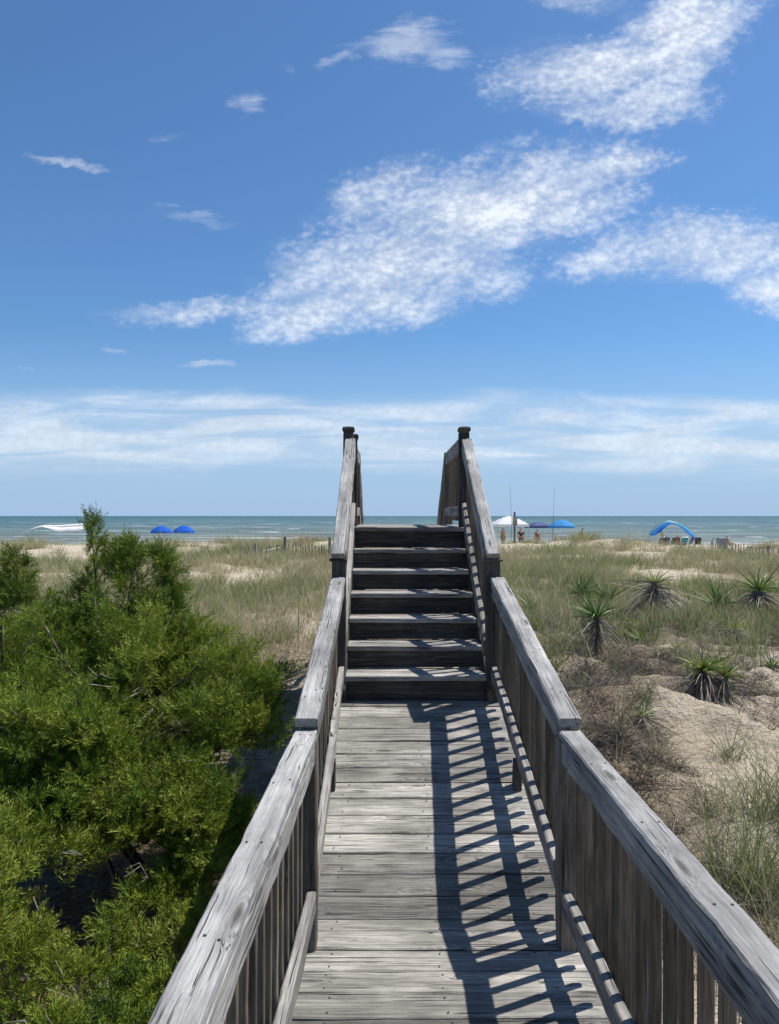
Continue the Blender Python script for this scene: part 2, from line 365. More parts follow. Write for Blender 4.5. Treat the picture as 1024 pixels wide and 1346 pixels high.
C1Z = .874; S2 = lambda y: .926+(y-3.1)*.2015; S3 = lambda y: 1.492+(y-5.10)*.570; LZ = 2.415
BPART = []      # balusters (y, object builder)
def cap(name, p0, p1, w=.09, t=.038, mat=W_CAP, nails=True, seg=None, dents=.0012):
    mb = MB(); p0 = Vector(p0); p1 = Vector(p1); L = (p1-p0).length; d = (p1-p0)/L; n = d.cross(Vector((1, 0, 0))); n = -n if n.z < 0 else n
    mb.board(p0, p1, w, t, seg=seg or int(L/.05), wob=.0008, ch=.006, dents=dents*.55, rnd=random.uniform(.62, .85))
    if nails:
        s = .25
        while s < L:
            for q in (-.02, .02):
                mb.disc(p0+d*(s+random.gauss(0, .02))+Vector((q+random.gauss(0, .006), 0, 0))+n*(t/2+.0012), .0042, n)
            s += random.uniform(.38, .55)
    return bpart(mb, name, [mat, NAIL])
def rail(name, side, y0, y1, xin, zc, h=.089, t=.038, mat=W_RAIL):
    mb = MB(); x0 = xin(y0)+side*t/2; x1 = xin(y1)+side*t/2
    mb.board((x0, y0, zc(y0)), (x1, y1, zc(y1)), t, h, seg=int((y1-y0)/.07)+2, wob=.0011, ch=.005, dents=.0008); return bpart(mb, name, mat)
extra = MB(); nb = [0]
def balusters(side, y0, y1, xin, zt, zb, step=.1145, part=True):
    n = max(1, round((y1-y0)/step)); st = (y1-y0)/n
    for i in range(n):
        y = y0+(i+.5)*st; xc = xin(y)+side*(.0405+.019); mb = MB() if part and nb[0] < 100 and y > 1.15 else extra
        a = (xc+random.gauss(0, .0012), y+random.gauss(0, .003), zb(y)+random.uniform(-.012, .012)); b_ = (xc, y+random.gauss(0, .002), zt(y)-.001)
        mb.board(a, b_, .033, .028, (0, 1, 0), seg=7, wob=.0007, ch=.003)
        if mb is not extra: nb[0] += 1; bpart(mb, 'baluster', W_BAL)
for side, xin in ((-1, LIN), (1, RIN)):
    cw = .090; ins = -.004*side
    xc = lambda y: xin(y)+ins+side*cw/2
    # segment 1 (flat)
    cap('cap_rail', (xc(-1.3), -1.3, C1Z-.019), (xc(3.085), 3.085, C1Z-.019), cw, dents=.002)
    rail('top_rail', side, -1.3, 3.055, xin, lambda y: C1Z-.038-.0465)
    rail('bottom_rail', side, -1.3, 3.05, xin, lambda y: .197)
    balusters(side, -1.25, 3.03, xin, lambda y: C1Z-.039, lambda y: .095)
    post(side, 3.10, C1Z-.0385); post(side, .45, C1Z-.0385); post(side, -1.2, C1Z-.0385)
    # segment 2 (ramp)
    cap('cap_rail', (xc(3.075), 3.075, S2(3.075)-.019), (xc(5.08), 5.08, S2(5.08)-.019), cw+.004)
    rail('top_rail', side, 3.15, 5.10, xin, lambda y: S2(y)-.039-.047)
    rail('bottom_rail', side, 3.148, 5.10, xin, lambda y: deckz(y)+.197+(.035 if y < 3.3 else 0))
    balusters(side, 3.16, 5.09, xin, lambda y: S2(y)-.041, lambda y: deckz(y)+.098)
    mb = MB(); xx = xin(4.18)+side*.019; mb.board((xx, 4.2, deckz(4.2)-.01), (xx, 4.2, deckz(4.2)+.15), .042, .07, (0, 1, 0), seg=3); bpart(mb, 'support_block', W_DARK)
    # stair foot post
    xi3 = (lambda y: -.270) if side < 0 else (lambda y: .655)
    post(side, 5.145, S3(5.12)-.042, inner=(-.276 if side < 0 else .668), w=.092)
    fp = [q for q in COL.objects if q.name.startswith('post')][-1]; fp.data.materials[0] = W_DARK
    mb = MB(); xx = (-.276 if side < 0 else .668)+side*.046; mb.board((xx-.056, 5.140, S3(5.085)-.048), (xx+.056, 5.140, S3(5.085)-.048), .112, .016, seg=3); mb.v = [Vector(v)-BO for v in mb.v]; mb.build('post_cap', W_DARK, fp)
    xc3 = lambda y: xi3(y)+side*.045
    cap('cap_rail', (xc3(5.07)+side*.006, 5.085, S3(5.085)-.019), (xc3(6.7), 6.705, S3(6.705)-.019), .088)
    rail('top_rail', side, 5.20, 6.70, xi3, lambda y: S3(y)-.045-.047)
    nz = lambda y: ZB+RISE+(y-ST0)*.632
    rail('bottom_rail', side, 5.16, 6.72, xi3, lambda y: nz(y)+.150)
    balusters(side, 5.20, 6.69, xi3, lambda y: S3(y)-.05, lambda y: nz(y)+.06)
    # landing
    xl = (lambda y: -.290) if side < 0 else (lambda y: .640)
    post(side, 6.755, 2.455, inner=xl(0), cap=True, w=.09)
    if side < 0: post(side, 7.22, 2.44, inner=xl(0)+.02, cap=True, w=.06)
    post(side, 8.46, 2.425, inner=xl(0), cap=False, w=.088)
    cap('cap_rail', (xl(0)+side*.041, 6.80, LZ-.019), (xl(0)+side*.041, 8.52, LZ-.019), .088, nails=False)
    rail('top_rail', side, 6.80, 8.41, xl, lambda y: LZ-.085)
    rail('bottom_rail', side, 6.80, 8.41, xl, lambda y: TOPZ+.14)
    balusters(side, 6.81, 8.41, xl, lambda y: LZ-.04, lambda y: TOPZ+.06, part=(side > 0))
    # far flight railing
    dz = lambda y: LZ-(y-8.5)*.635
    cap('cap_rail', (xl(0)+side*.041, 8.53, dz(8.53)-.019), (xl(0)+side*.041, 10.7, dz(10.7)-.019), .088, nails=False)
    rail('top_rail', side, 8.52, 10.66, xl, lambda y: dz(y)-.09); rail('bottom_rail', side, 8.52, 10.66, xl, lambda y: dz(y)-.62)
    balusters(side, 8.54, 10.6, xl, lambda y: dz(y)-.05, lambda y: dz(y)-.70, part=False)
    post(side, 10.7, dz(10.7)-.05, inner=xl(0))
o = bpart(extra, 'baluster', W_BAL); o['kind'] = 'stuff'
# ------------------------------------------------------------------ plants: vector generators
def norm(a): return a/np.maximum(np.linalg.norm(a, axis=-1, keepdims=True), 1e-9)
def blades(base, dirs, length, width, bend, tint, seg=3, tipw=.15):
    """base N,3; dirs N,3 initial; bend N,3 added; returns verts, faces, tint"""
    N = len(base); side = norm(np.cross(dirs, RNG.normal(size=(N, 3))))
    lv = []; ts = np.linspace(0, 1, seg+1)
    for q in ts:
        c = base+dirs*(length*q)[:, None]+bend*(length*q*q)[:, None]; w = width*(1-(1-tipw)*q)*.5
        lv.append(c-side*w[:, None]); lv.append(c+side*w[:, None])
    V = np.stack(lv, 1).reshape(-1, 3); k = 2*(seg+1); b = (np.arange(N)*k)[:, None]; Fs = []
    for s in range(seg): Fs.append(b+np.array([[2*s, 2*s+1, 2*s+3, 2*s+2]]))
    return V, np.concatenate(Fs), np.repeat(tint, k)
def join(parts):
    V = []; Fq = []; T = []; o = 0
    for v, f, t in parts: V.append(v); Fq.append(f+o); T.append(t); o += len(v)
    return np.concatenate(V), np.concatenate(Fq), np.concatenate(T)
def tuft_blades(cx, cy, n, r, L, w, t0, ts=.15, droop=.5, spread=.35, zoff=-.02):
    """cx, cy arrays of tufts, n blades each"""
    N = len(cx)*n; x = np.repeat(cx, n)+RNG.normal(0, 1, N)*np.repeat(r, n); y = np.repeat(cy, n)+RNG.normal(0, 1, N)*np.repeat(r, n)
    az = RNG.uniform(0, 2*np.pi, N); sp = np.abs(RNG.normal(0, spread, N)); out = np.stack([np.cos(az), np.sin(az), np.zeros(N)], 1)
    d = norm(out*sp[:, None]+np.array([.06, -.05, 1])); ln = np.repeat(L, n)*RNG.uniform(.45, 1.1, N)
    bend = out*(droop*RNG.uniform(.1, 1, N))[:, None]+np.array([0, 0, -1])*(droop*.45*RNG.uniform(0, 1, N))[:, None]
    t = np.clip(np.repeat(t0, n)+RNG.normal(0, ts, N), 0, 1)
    return blades(np.stack([x, y, hgt(x, y)+zoff], 1), d, ln, np.repeat(w, n)*RNG.uniform(.7, 1.3, N), bend, t)
def inwalk(x, y): return (np.abs(x-.2) < .62) & (y < 10.9)
# mid and far dune grass (nobody could count it)
def scatter(n, y0, y1, pw=1.0, margin=1.5):
    y = y0+(y1-y0)*RNG.random(n)**pw; half = .56*y+margin; x = RNG.uniform(-1, 1, n)*half; k = ~inwalk(x, y); return x[k], y[k]
parts = []
x, y = scatter(16500, 8.5, 36, .75); m = vegmask(x, y)+(fbm(x*.9, y*.9+3, 2)-.5)*.5
crest_open = np.interp(y, [8, 12, 24, 29, 37], [.46, .38, .40, .68, .62]); crest_open = crest_open+.5*(y > 24)*np.exp(-((x-13.6)/2.2)**2); k = m > crest_open+RNG.normal(0, .07, len(x)); k &= ~((x > 0.8) & (y < 11.5) & (RNG.random(len(x)) < .55)); k &= ~((x < 0) & (x > -1.2-.0*y) & (y < 10.5) & (RNG.random(len(x)) < .8))
x, y = x[k], y[k]; patch = fbm(x*.33+11, y*.2+2, 3)
t0 = np.where(x < 0, .72, .66)+(patch-.5)*1.0+RNG.normal(0, .09, len(x))
parts.append(tuft_blades(x, y, 17, np.full(len(x), .075), RNG.uniform(.2, .5, len(x))*(.6+fbm(x*.8+5, y*.8, 2)*1.0), np.interp(y, [8, 35], [.0065, .016]), t0, .15, .5, .32))
x, y = scatter(2600, 9, 33, .8); k = vegmask(x, y) > .45; x, y = x[k], y[k]
parts.append(tuft_blades(x, y, 3, np.full(len(x), .05), RNG.uniform(.5, 1.0, len(x)), np.interp(y, [8, 35], [.005, .012]), np.full(len(x), .86), .08, .35, .22))
x, y = scatter(1500, 27, 36, 1); k = (fbm(x*.45, y*.5, 2) > .52) & (np.abs(x-13.6) > 2.6); x, y = x[k], y[k]
parts.append(tuft_blades(x, y, 12, np.full(len(x), .12), RNG.uniform(.2, .42, len(x)), np.full(len(x), .017), .55+RNG.normal(0, .1, len(x))))
# the grassy hummock at the right on the crest
x = RNG.normal(19.2, .75, 150); y = RNG.normal(33, .8, 150); parts.append(tuft_blades(x, y, 16, np.full(150, .15), RNG.uniform(.25, .55, 150), np.full(150, .02), np.full(150, .38), .1))
V, Fq, T = join(parts); g = np_mesh('dune_grass', V, Fq, M_GRASS, attr=T); tag(g, 'green and straw coloured dune grass covering the dunes behind the boardwalk', 'grass', kind='stuff')
# green ground plants (pennywort / croton) right of the stairs and bright patch
parts = []
for cx, cy, sx, sy, n, t0 in ((1.5, 9.9, .35, .5, 45, .22), (4.4, 11.4, .8, .4, 50, .25), (2.0, 11.2, .9, .8, 80, .12), (3.6, 12.6, .7, .6, 70, .10), (1.4, 9.3, .3, .6, 50, .2), (5.3, 13.2, 1.2, .8, 70, .2), (-3.2, 10.5, 1.2, .9, 60, .35)):
    x = RNG.normal(cx, sx, n); y = RNG.normal(cy, sy, n); k = ~inwalk(x, y) & (x > .95) | (x < -.7); x, y = x[k], y[k]
    parts.append(tuft_blades(x, y, 22, np.full(len(x), .07), RNG.uniform(.15, .34, len(x)), np.full(len(x), .012), np.full(len(x), t0), .12, .6, .6))
V, Fq, T = join(parts); g = np_mesh('ground_cover', V, Fq, M_GRASS, attr=T); tag(g, 'leafy green ground cover growing among the dune grass beside the steps', 'ground cover', kind='stuff')
# dry litter on sand: twigs, dead leaves
x = RNG.uniform(.75, 9.5, 52000); y = 2.2+12*RNG.random(52000)**.8; x2 = RNG.uniform(-3.6, -.42, 14000); y2 = 2+8.5*RNG.random(14000); x = np.concatenate([x, x2]); y = np.concatenate([y, y2])
k = (vegmask(x, y)+(fbm(x*2.3, y*2.3, 2)-.5)*.9 > .50+RNG.normal(0, .05, len(x))) & ((x > .85) | (x < -.42)); x, y = x[k], y[k]; N = len(x)
az = RNG.uniform(0, 2*np.pi, N); d = norm(np.stack([np.cos(az), np.sin(az), np.abs(RNG.normal(0, .28, N))], 1)); L = RNG.uniform(.03, .17, N)
bend = np.stack([RNG.normal(0, .4, N), RNG.normal(0, .4, N), -np.abs(RNG.normal(0, .25, N))], 1)
V, Fq, T = blades(np.stack([x, y, hgt(x, y)+RNG.uniform(-.005, .04, N)], 1), d, L, RNG.uniform(.0025, .0075, N), bend, np.clip(RNG.normal(.38, .27, N), 0, 1))
cl = [(1.25, 6.4), (1.6, 7.6), (2.2, 8.3), (1.2, 8.6), (2.9, 8.9), (1.15, 5.2), (3.6, 7.9), (1.9, 6.2), (1.3, 4.3), (4.3, 9.2)]
rx = np.concatenate([RNG.normal(a_, .22, 60) for a_, b_ in cl]); ry = np.concatenate([RNG.normal(b_, .28, 60) for a_, b_ in cl]); kk = rx > .92; rx, ry = rx[kk], ry[kk]
g3 = tuft_blades(rx, ry, 26, np.full(len(rx), .06), RNG.uniform(.1, .3, len(rx)), np.full(len(rx), .005), RNG.uniform(.05, .5, len(rx)), .15, 1.2, 1.1, zoff=.01)
mx = RNG.uniform(.9, 8.5, 1100); my = 2.6+11*RNG.random(1100); k = (vegmask(mx, my)+RNG.normal(0, .08, 1100) > .56); mx, my = mx[k], my[k]; mn = len(mx)
g2 = tuft_blades(mx, my, 34, np.full(mn, .05), RNG.uniform(.12, .34, mn), np.full(mn, .006), RNG.uniform(.25, .75, mn), .2, 1.1, 1.0, zoff=.02); V, Fq, T = join([(V, Fq, T), g2, g3])
g = np_mesh('dry_litter', V, Fq, M_DEAD, attr=T); tag(g, 'brown and grey dead leaves and twigs lying on the sand', 'plant litter', kind='stuff')
M_NEEDLE = leafmat('fallen_needles', [(0, (.10, .055, .03)), (.5, (.26, .16, .09)), (1, (.45, .33, .21))], .85, .1, .1)
N = 9000; x = RNG.uniform(-3.2, -.6, N); y = RNG.uniform(2.0, 5.2, N); k = fbm(x*2.2, y*2.2, 2)+RNG.normal(0, .08, N) > .42; x, y = x[k], y[k]; N = len(x); az = RNG.uniform(0, 6.28, N)
d = norm(np.stack([np.cos(az), np.sin(az), np.abs(RNG.normal(0, .3, N))], 1))
V, Fq, T = blades(np.stack([x, y, hgt(x, y)+RNG.uniform(0, .05, N)], 1), d, RNG.uniform(.03, .13, N), RNG.uniform(.004, .012, N), np.stack([RNG.normal(0, .4, N), RNG.normal(0, .4, N), np.full(N, -.1)], 1), np.clip(RNG.normal(.5, .25, N), 0, 1))
tag(np_mesh('fallen_needles', V, Fq, M_NEEDLE, attr=T), 'reddish brown fallen cedar needles and bark bits under the cedars', 'plant litter', kind='stuff')
# ------------------------------------------------------------------ yuccas
def yucca(px, py, d, size, label, nleaf=46, tint=.35, skirt=60, stem=.18, ts=.15, heads=1, up=.5, skirt_len=.8, group='yuccas growing on the dune'):
    size *= 1.28; stem *= 1.1; X = (px-508)*d/F; z = H(X, d); root = empty('yucca', (X, d, z), label=label, cat='yucca', group=group)
    Vl = []; Vs = []
    for h in range(heads):
        off = np.array([0, 0, 0.]) if h == 0 else np.array([.17*h*size/.4, -.06*h, -.05]); c = off+np.array([0, 0, stem])
        n = int(nleaf*1.6) if h == 0 else int(nleaf*.9); az = RNG.uniform(0, 2*np.pi, n); el = np.arccos(np.clip(1-RNG.random(n)*(1.25-up), -1, 1))
        dr = np.stack([np.cos(az)*np.sin(el), np.sin(az)*np.sin(el), np.cos(el)], 1); L = size*RNG.uniform(.5, 1.05, n)*(1 if h == 0 else .75)
        dr = norm(dr+np.array([math.cos(px*1.7), math.sin(px*2.3), 0])*.28); brk = (RNG.random(n) < .16)*RNG.uniform(.5, 1.1, n)
        Vl.append(blades(np.repeat(c[None], n, 0)+dr*.02, dr, L, np.full(n, .021*size/.4), np.array([0, 0, -.16])*RNG.uniform(0, 2.2, n)[:, None]+np.array([0, 0, -1.])*brk[:, None]+RNG.normal(0, .06, (n, 3)), np.clip(RNG.normal(tint, ts, n), 0, 1), 4, .08))
        if skirt:
            n = skirt*2 if h == 0 else skirt; az = RNG.uniform(0, 2*np.pi, n); dr = norm(np.stack([np.cos(az), np.sin(az), RNG.uniform(-.7, .35, n)], 1)); L = size*skirt_len*RNG.uniform(.6, 1.1, n)
            c2 = np.repeat((off+np.array([0, 0, stem]))[None], n, 0); c2[:, 2] -= RNG.random(n)*stem*.6
            Vs.append(blades(c2, dr, L*.85, np.full(n, .013*size/.4), np.array([0, 0, -1.])*RNG.uniform(.35, .8, n)[:, None]+RNG.normal(0, .15, (n, 3)), np.clip(RNG.normal(.66, .22, n), 0, 1), 4, .25))
    V, Fq, T = join(Vl); np_mesh('leaves', V, Fq, M_YUC, attr=T, parent=root)
    if Vs: V, Fq, T = join(Vs); np_mesh('dead_leaves', V, Fq, M_DEAD, attr=T, parent=root)
    mb = MB(); mb.tube([(0, 0, -.06), (.01, 0, stem*.5), (0, 0, stem)], [.04, .035, .03]); mb.build('stem', M_BARK, root); return root
yucca(785, 880, 9.5, .33, 'green yucca on a tall stem with a dark hanging skirt of dead leaves', 50, .25, 90, .46, skirt_len=1.15)
yucca(861, 800, 13, .42, 'mostly dead yucca with long pale drooping leaves and bare spikes on top', 18, .75, 150, .58, up=.2, skirt_len=1.7)
yucca(925, 925, 7.6, .33, 'yellow green twin headed yucca over a wide grey mat of dead leaves', 46, .62, 140, .2, heads=2, up=.6, skirt_len=1.25)
yucca(942, 805, 13.2, .42, 'bright green round yucca among the grass at the far right', 70, .22, 40, .15, up=.4)
yucca(800, 790, 14.6, .45, 'low bright green yucca beside a wider one in front of the beach', 60, .3, 30, .12, up=.4)
yucca(762, 780, 15.2, .45, 'dark green low yucca nearest the steps in the green patch', 60, .12, 30, .12, up=.4)
yucca(998, 800, 13.5, .5, 'half dead yucca with a stiff olive tuft at the right edge', 40, .55, 90, .3, up=.6, skirt_len=1.1)
yucca(617+228, 985, 6.9, .22, 'small dried yucca with a few green leaves at the edge of the grey mat', 12, .5, 90, .10, up=.4, skirt_len=1.5)
yucca(845, 850, 11, .25, 'small olive yucca leaning in the litter between taller ones', 26, .5, 60, .15, skirt_len=1.2)
yucca(905, 900, 8.1, .30, 'wide flattened mat of grey dead yucca leaves left of the twin headed yucca', 10, .6, 170, .10, up=.4, skirt_len=1.6)
yucca(812, 815, 10.6, .22, 'small yellow green yucca close behind the tall stemmed one', 24, .7, 50, .25)
yucca(890, 845, 10.0, .24, 'grey collapsed yucca with hardly any green between the tall stemmed and the twin headed one', 6, .6, 150, .16, skirt_len=1.6)
yucca(965, 830, 10.8, .26, 'dry brown yucca in front of the round bright green one', 12, .7, 120, .22, skirt_len=1.4)
yucca(700, 800, 13.0, .30, 'olive yucca nearest the foot of the steps behind the railing', 36, .4, 60, .12)
yucca(1015, 870, 9.2, .26, 'grey green yucca low among dead leaves at the right edge', 26, .5, 120, .16, skirt_len=1.4)
# ------------------------------------------------------------------ individual grass tufts near the right railing
def tuft(px, d, n, r, L, w, t0, label, ts=.15, droop=.5, spread=.35, dead=0, name='grass_tuft', X=None):
    X = (px-508)*d/F if X is None else X; x0 = H(X, d); ps = [tuft_blades(np.array([X]), np.array([d]), n, np.array([r]), np.array([L]), np.array([w]), np.array([t0]), ts, droop, spread)]
    V, Fq, T = join(ps); V = V-np.array([X, d, x0])
    root = empty(name, (X, d, x0), label=label, cat='grass tuft', group='separate grass tufts on the sand')
    np_mesh('blades', V, Fq, M_GRASS, attr=T, parent=root)
    if dead:
        V, Fq, T = tuft_blades(np.array([X]), np.array([d]), dead, np.array([r*1.3]), np.array([L*.6]), np.array([w]), np.array([.6]), .2, .9, 1.1); V = V-np.array([X, d, x0]); np_mesh('dead_blades', V, Fq, M_DEAD, attr=T, parent=root)
    return root
tuft(812, 6.4, 16, .05, .75, .007, .35, 'thin tall green grass stalks in front of the twin headed yucca', .12, .25, .22, 70)
tuft(990, 4.35, 330, .13, .85, .005, .40, 'large dense clump of tall wiry grass at the right edge of the photo', .18, .55, .28, 500)
tuft(1030, 5.2, 220, .16, .8, .006, .45, 'tall grass behind the dense clump at the right edge', .18, .5, .3, 200)
tuft(1050, 3.6, 240, .15, .7, .005, .55, 'dry bent clump hanging over the sand at the lower right corner', .2, .8, .5, 400)
tuft(905, 11.2, 90, .1, .62, .007, .38, 'upright green grass clump behind the twin headed yucca', .12, .3, .28, 60)
tuft(985, 9.8, 130, .16, .55, .007, .45, 'broad grass clump right of the twin headed yucca', .15, .4, .35, 60)
tuft(782, 5.2, 30, .07, .3, .005, .6, 'small dry grass tuft beside the right handrail post', .15, .6, .5, 120)
tuft(905, 4.7, 22, .06, .28, .005, .5, 'sparse little tuft on the sand beside the near right handrail', .15, .5, .5, 70)
tuft(860, 5.0, 26, .06, .42, .005, .45, 'thin stalky tuft among dead stems close to the near right handrail', .15, .35, .3, 90)
tuft(735, 10.2, 70, .12, .5, .007, .5, 'olive grass tuft close behind the right ramp railing', .15, .4, .3, 60)
tuft(700, 11.0, 90, .14, .5, .007, .35, 'green tuft next to the foot of the steps on the right', .12, .4, .3, 60)
tuft(300, 11.5, 150, .25, .55, .007, .55, 'reddish brown stemmed grass clump behind the cedar', .2, .3, .25, 80)
tuft(365, 11.2, 60, .15, .6, .008, .3, 'dark green tuft left of the steps near the shaded sand', .12, .4, .35, 40)
for i, (px, d) in enumerate([(720, 8.2), (760, 7.4), (842, 7.2), (700, 9.2), (810, 8.8), (955, 6.3), (870, 6.2), (1010, 7.6), (930, 5.4), (745, 6.3)]):
    desc = ['behind the ramp railing nearest the steps', 'between the right railing and the tall thin stalks', 'left of the twin headed yucca', 'just right of the stair foot post', 'below the tall stemmed yucca', 'on the bare sand below the twin headed yucca', 'on the sand left of the bare patch', 'at the right edge above the tall wiry clump', 'in the middle of the bare sand patch', 'close to the end of the ramp cap rail'][i]
    tuft(px, d, random.randint(28, 60), .05, random.uniform(.25, .5), .005, random.uniform(.35, .7), 'little grass tuft with dry stems '+desc, .18, .5, .45, random.randint(60, 140))
# sea oat stalks
def stalk(px, d, h, label, name='sea_oats'):
    X = (px-508)*d/F; z = H(X, d); root = empty(name, (X, d, z), label=label, cat='grass stalk', group='tall single grass stalks')
    mb = MB(); mb.tube([(0, 0, -.05), (.01, 0, h*.5), (.035, 0, h)], [.006, .0045, .002], 5); mb.build('stem', M_TWIG, root)
    N = 26; q = RNG.uniform(.78, 1, N); b = np.stack([.035*q, 0*q, h*q], 1); a = RNG.uniform(0, 6.28, N)
    V, Fq, T = blades(b, norm(np.stack([np.cos(a), np.sin(a), np.full(N, .6)], 1)), np.full(N, .05), np.full(N, .006), np.tile([0, 0, -.4], (N, 1)), np.full(N, .85)); np_mesh('seed_head', V, Fq, M_GRASS, attr=T, parent=root)
stalk(392, 10.5, 1.45, 'very tall thin grass stalk left of the steps')
stalk(1000, 9.5, .95, 'thin seed stalk rising from grass at the right edge')
stalk(842, 15, 1.0, 'dark thin stalk standing behind the mostly dead yucca')
# ------------------------------------------------------------------ cedars
def plume_cloud(P, D, L, W, tint, k=30):
    """plumes at P along D, each with k small leaf spikes -> blades"""
    N = len(P); q = np.tile(np.linspace(.02, 1, k), N); Pr = np.repeat(P, k, 0); Dr = np.repeat(D, k, 0); Lr = np.repeat(L, k)
    dro = np.repeat(RNG.uniform(-.15, .25, N), k); rad = norm(np.cross(Dr, RNG.normal(size=(N*k, 3))))
    base = Pr+Dr*(Lr*q)[:, None]; base[:, 2] -= dro*Lr*q*q
    sl = Lr*(.36*(1-q)**.6+.12)*RNG.uniform(.6, 1.2, N*k)
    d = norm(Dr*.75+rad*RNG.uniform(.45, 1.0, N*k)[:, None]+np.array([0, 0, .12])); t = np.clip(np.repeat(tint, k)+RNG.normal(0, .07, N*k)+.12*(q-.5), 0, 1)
    # each spike: a narrow kite (one quad)
    side = norm(np.cross(d, RNG.normal(size=d.shape))); w = np.repeat(W, k)*RNG.uniform(.7, 1.3, N*k)
    V = np.stack([base, base+d*(sl*.45)[:, None]-side*w[:, None], base+d*sl[:, None], base+d*(sl*.45)[:, None]+side*w[:, None]], 1).reshape(-1, 3)
    Fq = (np.arange(N*k)*4)[:, None]+np.array([[0, 1, 2, 3]]); return V, Fq, np.repeat(t, 4)
def cedar(name, origin, blobs, leaders, nb, npl, label, cat, pl=.10, tintc=.5, twigs=10, boughr=.2, k=26, seedoff=0, cut=None):
    """blobs: list of (centre xyz, radii xyz) absolute; boughs end on their surfaces"""
    O = np.array(origin); root = empty(name, tuple(O), label=label, cat=cat, group='cedars left of the boardwalk')
    mb = MB(); hb = [.0]
    top = max(l[-1][2] for l in leaders) if leaders else O[2]+1
    for l in leaders:
        pts = [Vector(p)-Vector(O) for p in l]; mb.tube(pts, [(.04, .018, .008, .002)[min(i, 3)] for i in range(len(pts))], 7)
    if leaders: mb.tube([(0, 0, -.15), (.02, 0, .2), (.0, .02, .5)], [.10, .075, .05], 8)
    else: mb.tube([(0, 0, -.1), (0, 0, .1)], [.03, .02], 6)
    P = []; D = []; T = []; LL = []
    wts = np.array([b[1][0]*b[1][2]*(b[2] if len(b) > 2 else 1) for b in blobs]); wts = wts/wts.sum()
    for i in range(nb):
        b = blobs[RNG.choice(len(blobs), p=wts)]; c = np.array(b[0]); r = np.array(b[1])
        u = norm(RNG.normal(size=3)); u[2] = u[2] if u[2] > -.35 else -u[2]*.6
        tip = c+u*r*RNG.uniform(.78, 1.12); inner = np.array([c[0], c[1], c[2]-r[2]*.35])*.6+tip*.4
        if cut is not None and cut(tip): continue
        if leaders and vn(tip[0]*2.6+31, tip[2]*2.9+tip[1]*1.3) > .655 and tip[2] < .95: continue
        ax = norm(tip-inner+np.array([0, 0, .15])); bl = np.linalg.norm(tip-inner)
        tt = np.clip(tintc+RNG.normal(0, .14), .05, .9)
        st = inner-np.array(O)
        if RNG.random() < .5: mb.tube([((0, 0, .05) if not leaders else (0, .02, .45)), tuple(st), tuple(st+(tip-inner)*.5+np.array([0, 0, -.02])), tuple(tip-np.array(O))], [.014, .012, .008, .003], 5)
        n = npl; q = RNG.random(n)**.7; cen = inner+ (tip-inner)*q[:, None]; rr = boughr*(1.05-q*.85)*RNG.random(n)**.5
        rd = norm(np.cross(np.tile(ax, (n, 1)), RNG.normal(size=(n, 3)))); rd[:, 2] *= .6
        P.append(cen+rd*rr[:, None]); D.append(norm(ax*.55+rd*.75+np.array([0, 0, .35])+RNG.normal(0, .18, (n, 3)))); T.append(np.clip(tt+RNG.normal(0, .08, n), 0, 1)); LL.append(pl*RNG.uniform(.6, 1.35, n))
    for li, l in enumerate(leaders):                    # side sprays up along the leader spires
        A = np.array(l); m = len(A)-1; nsb = 30
        for j in range(nsb):
            q = .32+.68*(j+RNG.random())/nsb; f = q*m; i0 = min(int(f), m-1); c = A[i0]+(A[i0+1]-A[i0])*(f-i0); ln = ((.52 if li == 0 else .38)*(1-q)+.05)*RNG.uniform(.55, 1.3)
            az = RNG.uniform(0, 6.28); ax = norm(np.array([math.cos(az), math.sin(az)*.8, RNG.uniform(.45, 1.1)])); n = int(14+ln*95)
            qq = RNG.random(n); rd = norm(np.cross(np.tile(ax, (n, 1)), RNG.normal(size=(n, 3)))); r_ = .075*(1.1-qq)*RNG.random(n)**.5
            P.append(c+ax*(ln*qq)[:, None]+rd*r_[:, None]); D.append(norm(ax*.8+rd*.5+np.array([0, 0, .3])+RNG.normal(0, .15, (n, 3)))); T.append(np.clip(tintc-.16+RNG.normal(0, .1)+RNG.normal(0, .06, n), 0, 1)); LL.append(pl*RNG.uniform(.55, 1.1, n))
    P = np.concatenate(P)-O; D = np.concatenate(D); T = np.concatenate(T); LL = np.concatenate(LL)
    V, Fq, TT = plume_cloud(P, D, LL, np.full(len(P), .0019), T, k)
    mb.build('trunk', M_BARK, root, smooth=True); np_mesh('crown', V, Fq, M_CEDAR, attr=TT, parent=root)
    for i in range(twigs):
        tw = MB(); b = blobs[RNG.integers(len(blobs))]; c = np.array(b[0])-O; u = norm(RNG.normal(size=3)+np.array([.3, -.8, 0])); r = np.array(b[1]); a = c+u*r*.6; e = c+u*r*RNG.uniform(.9, 1.05)
        mid = (a+e)/2+RNG.normal(0, .04, 3); m2 = (mid+e)/2+RNG.normal(0, .02, 3); tw.tube([tuple(a), tuple(mid), tuple(m2), tuple(e)], [.004, .003, .002, .001], 4)
        for q in range(3): tw.tube([tuple(mid+(m2-mid)*q*.4), tuple(mid+(m2-mid)*q*.4+(e-a)*.25+RNG.normal(0, .045, 3))], [.002, .0007], 4)
        tw.build('dead_twig', M_TWIG, root)
    return root
gz = H(-1.9, 4.9)
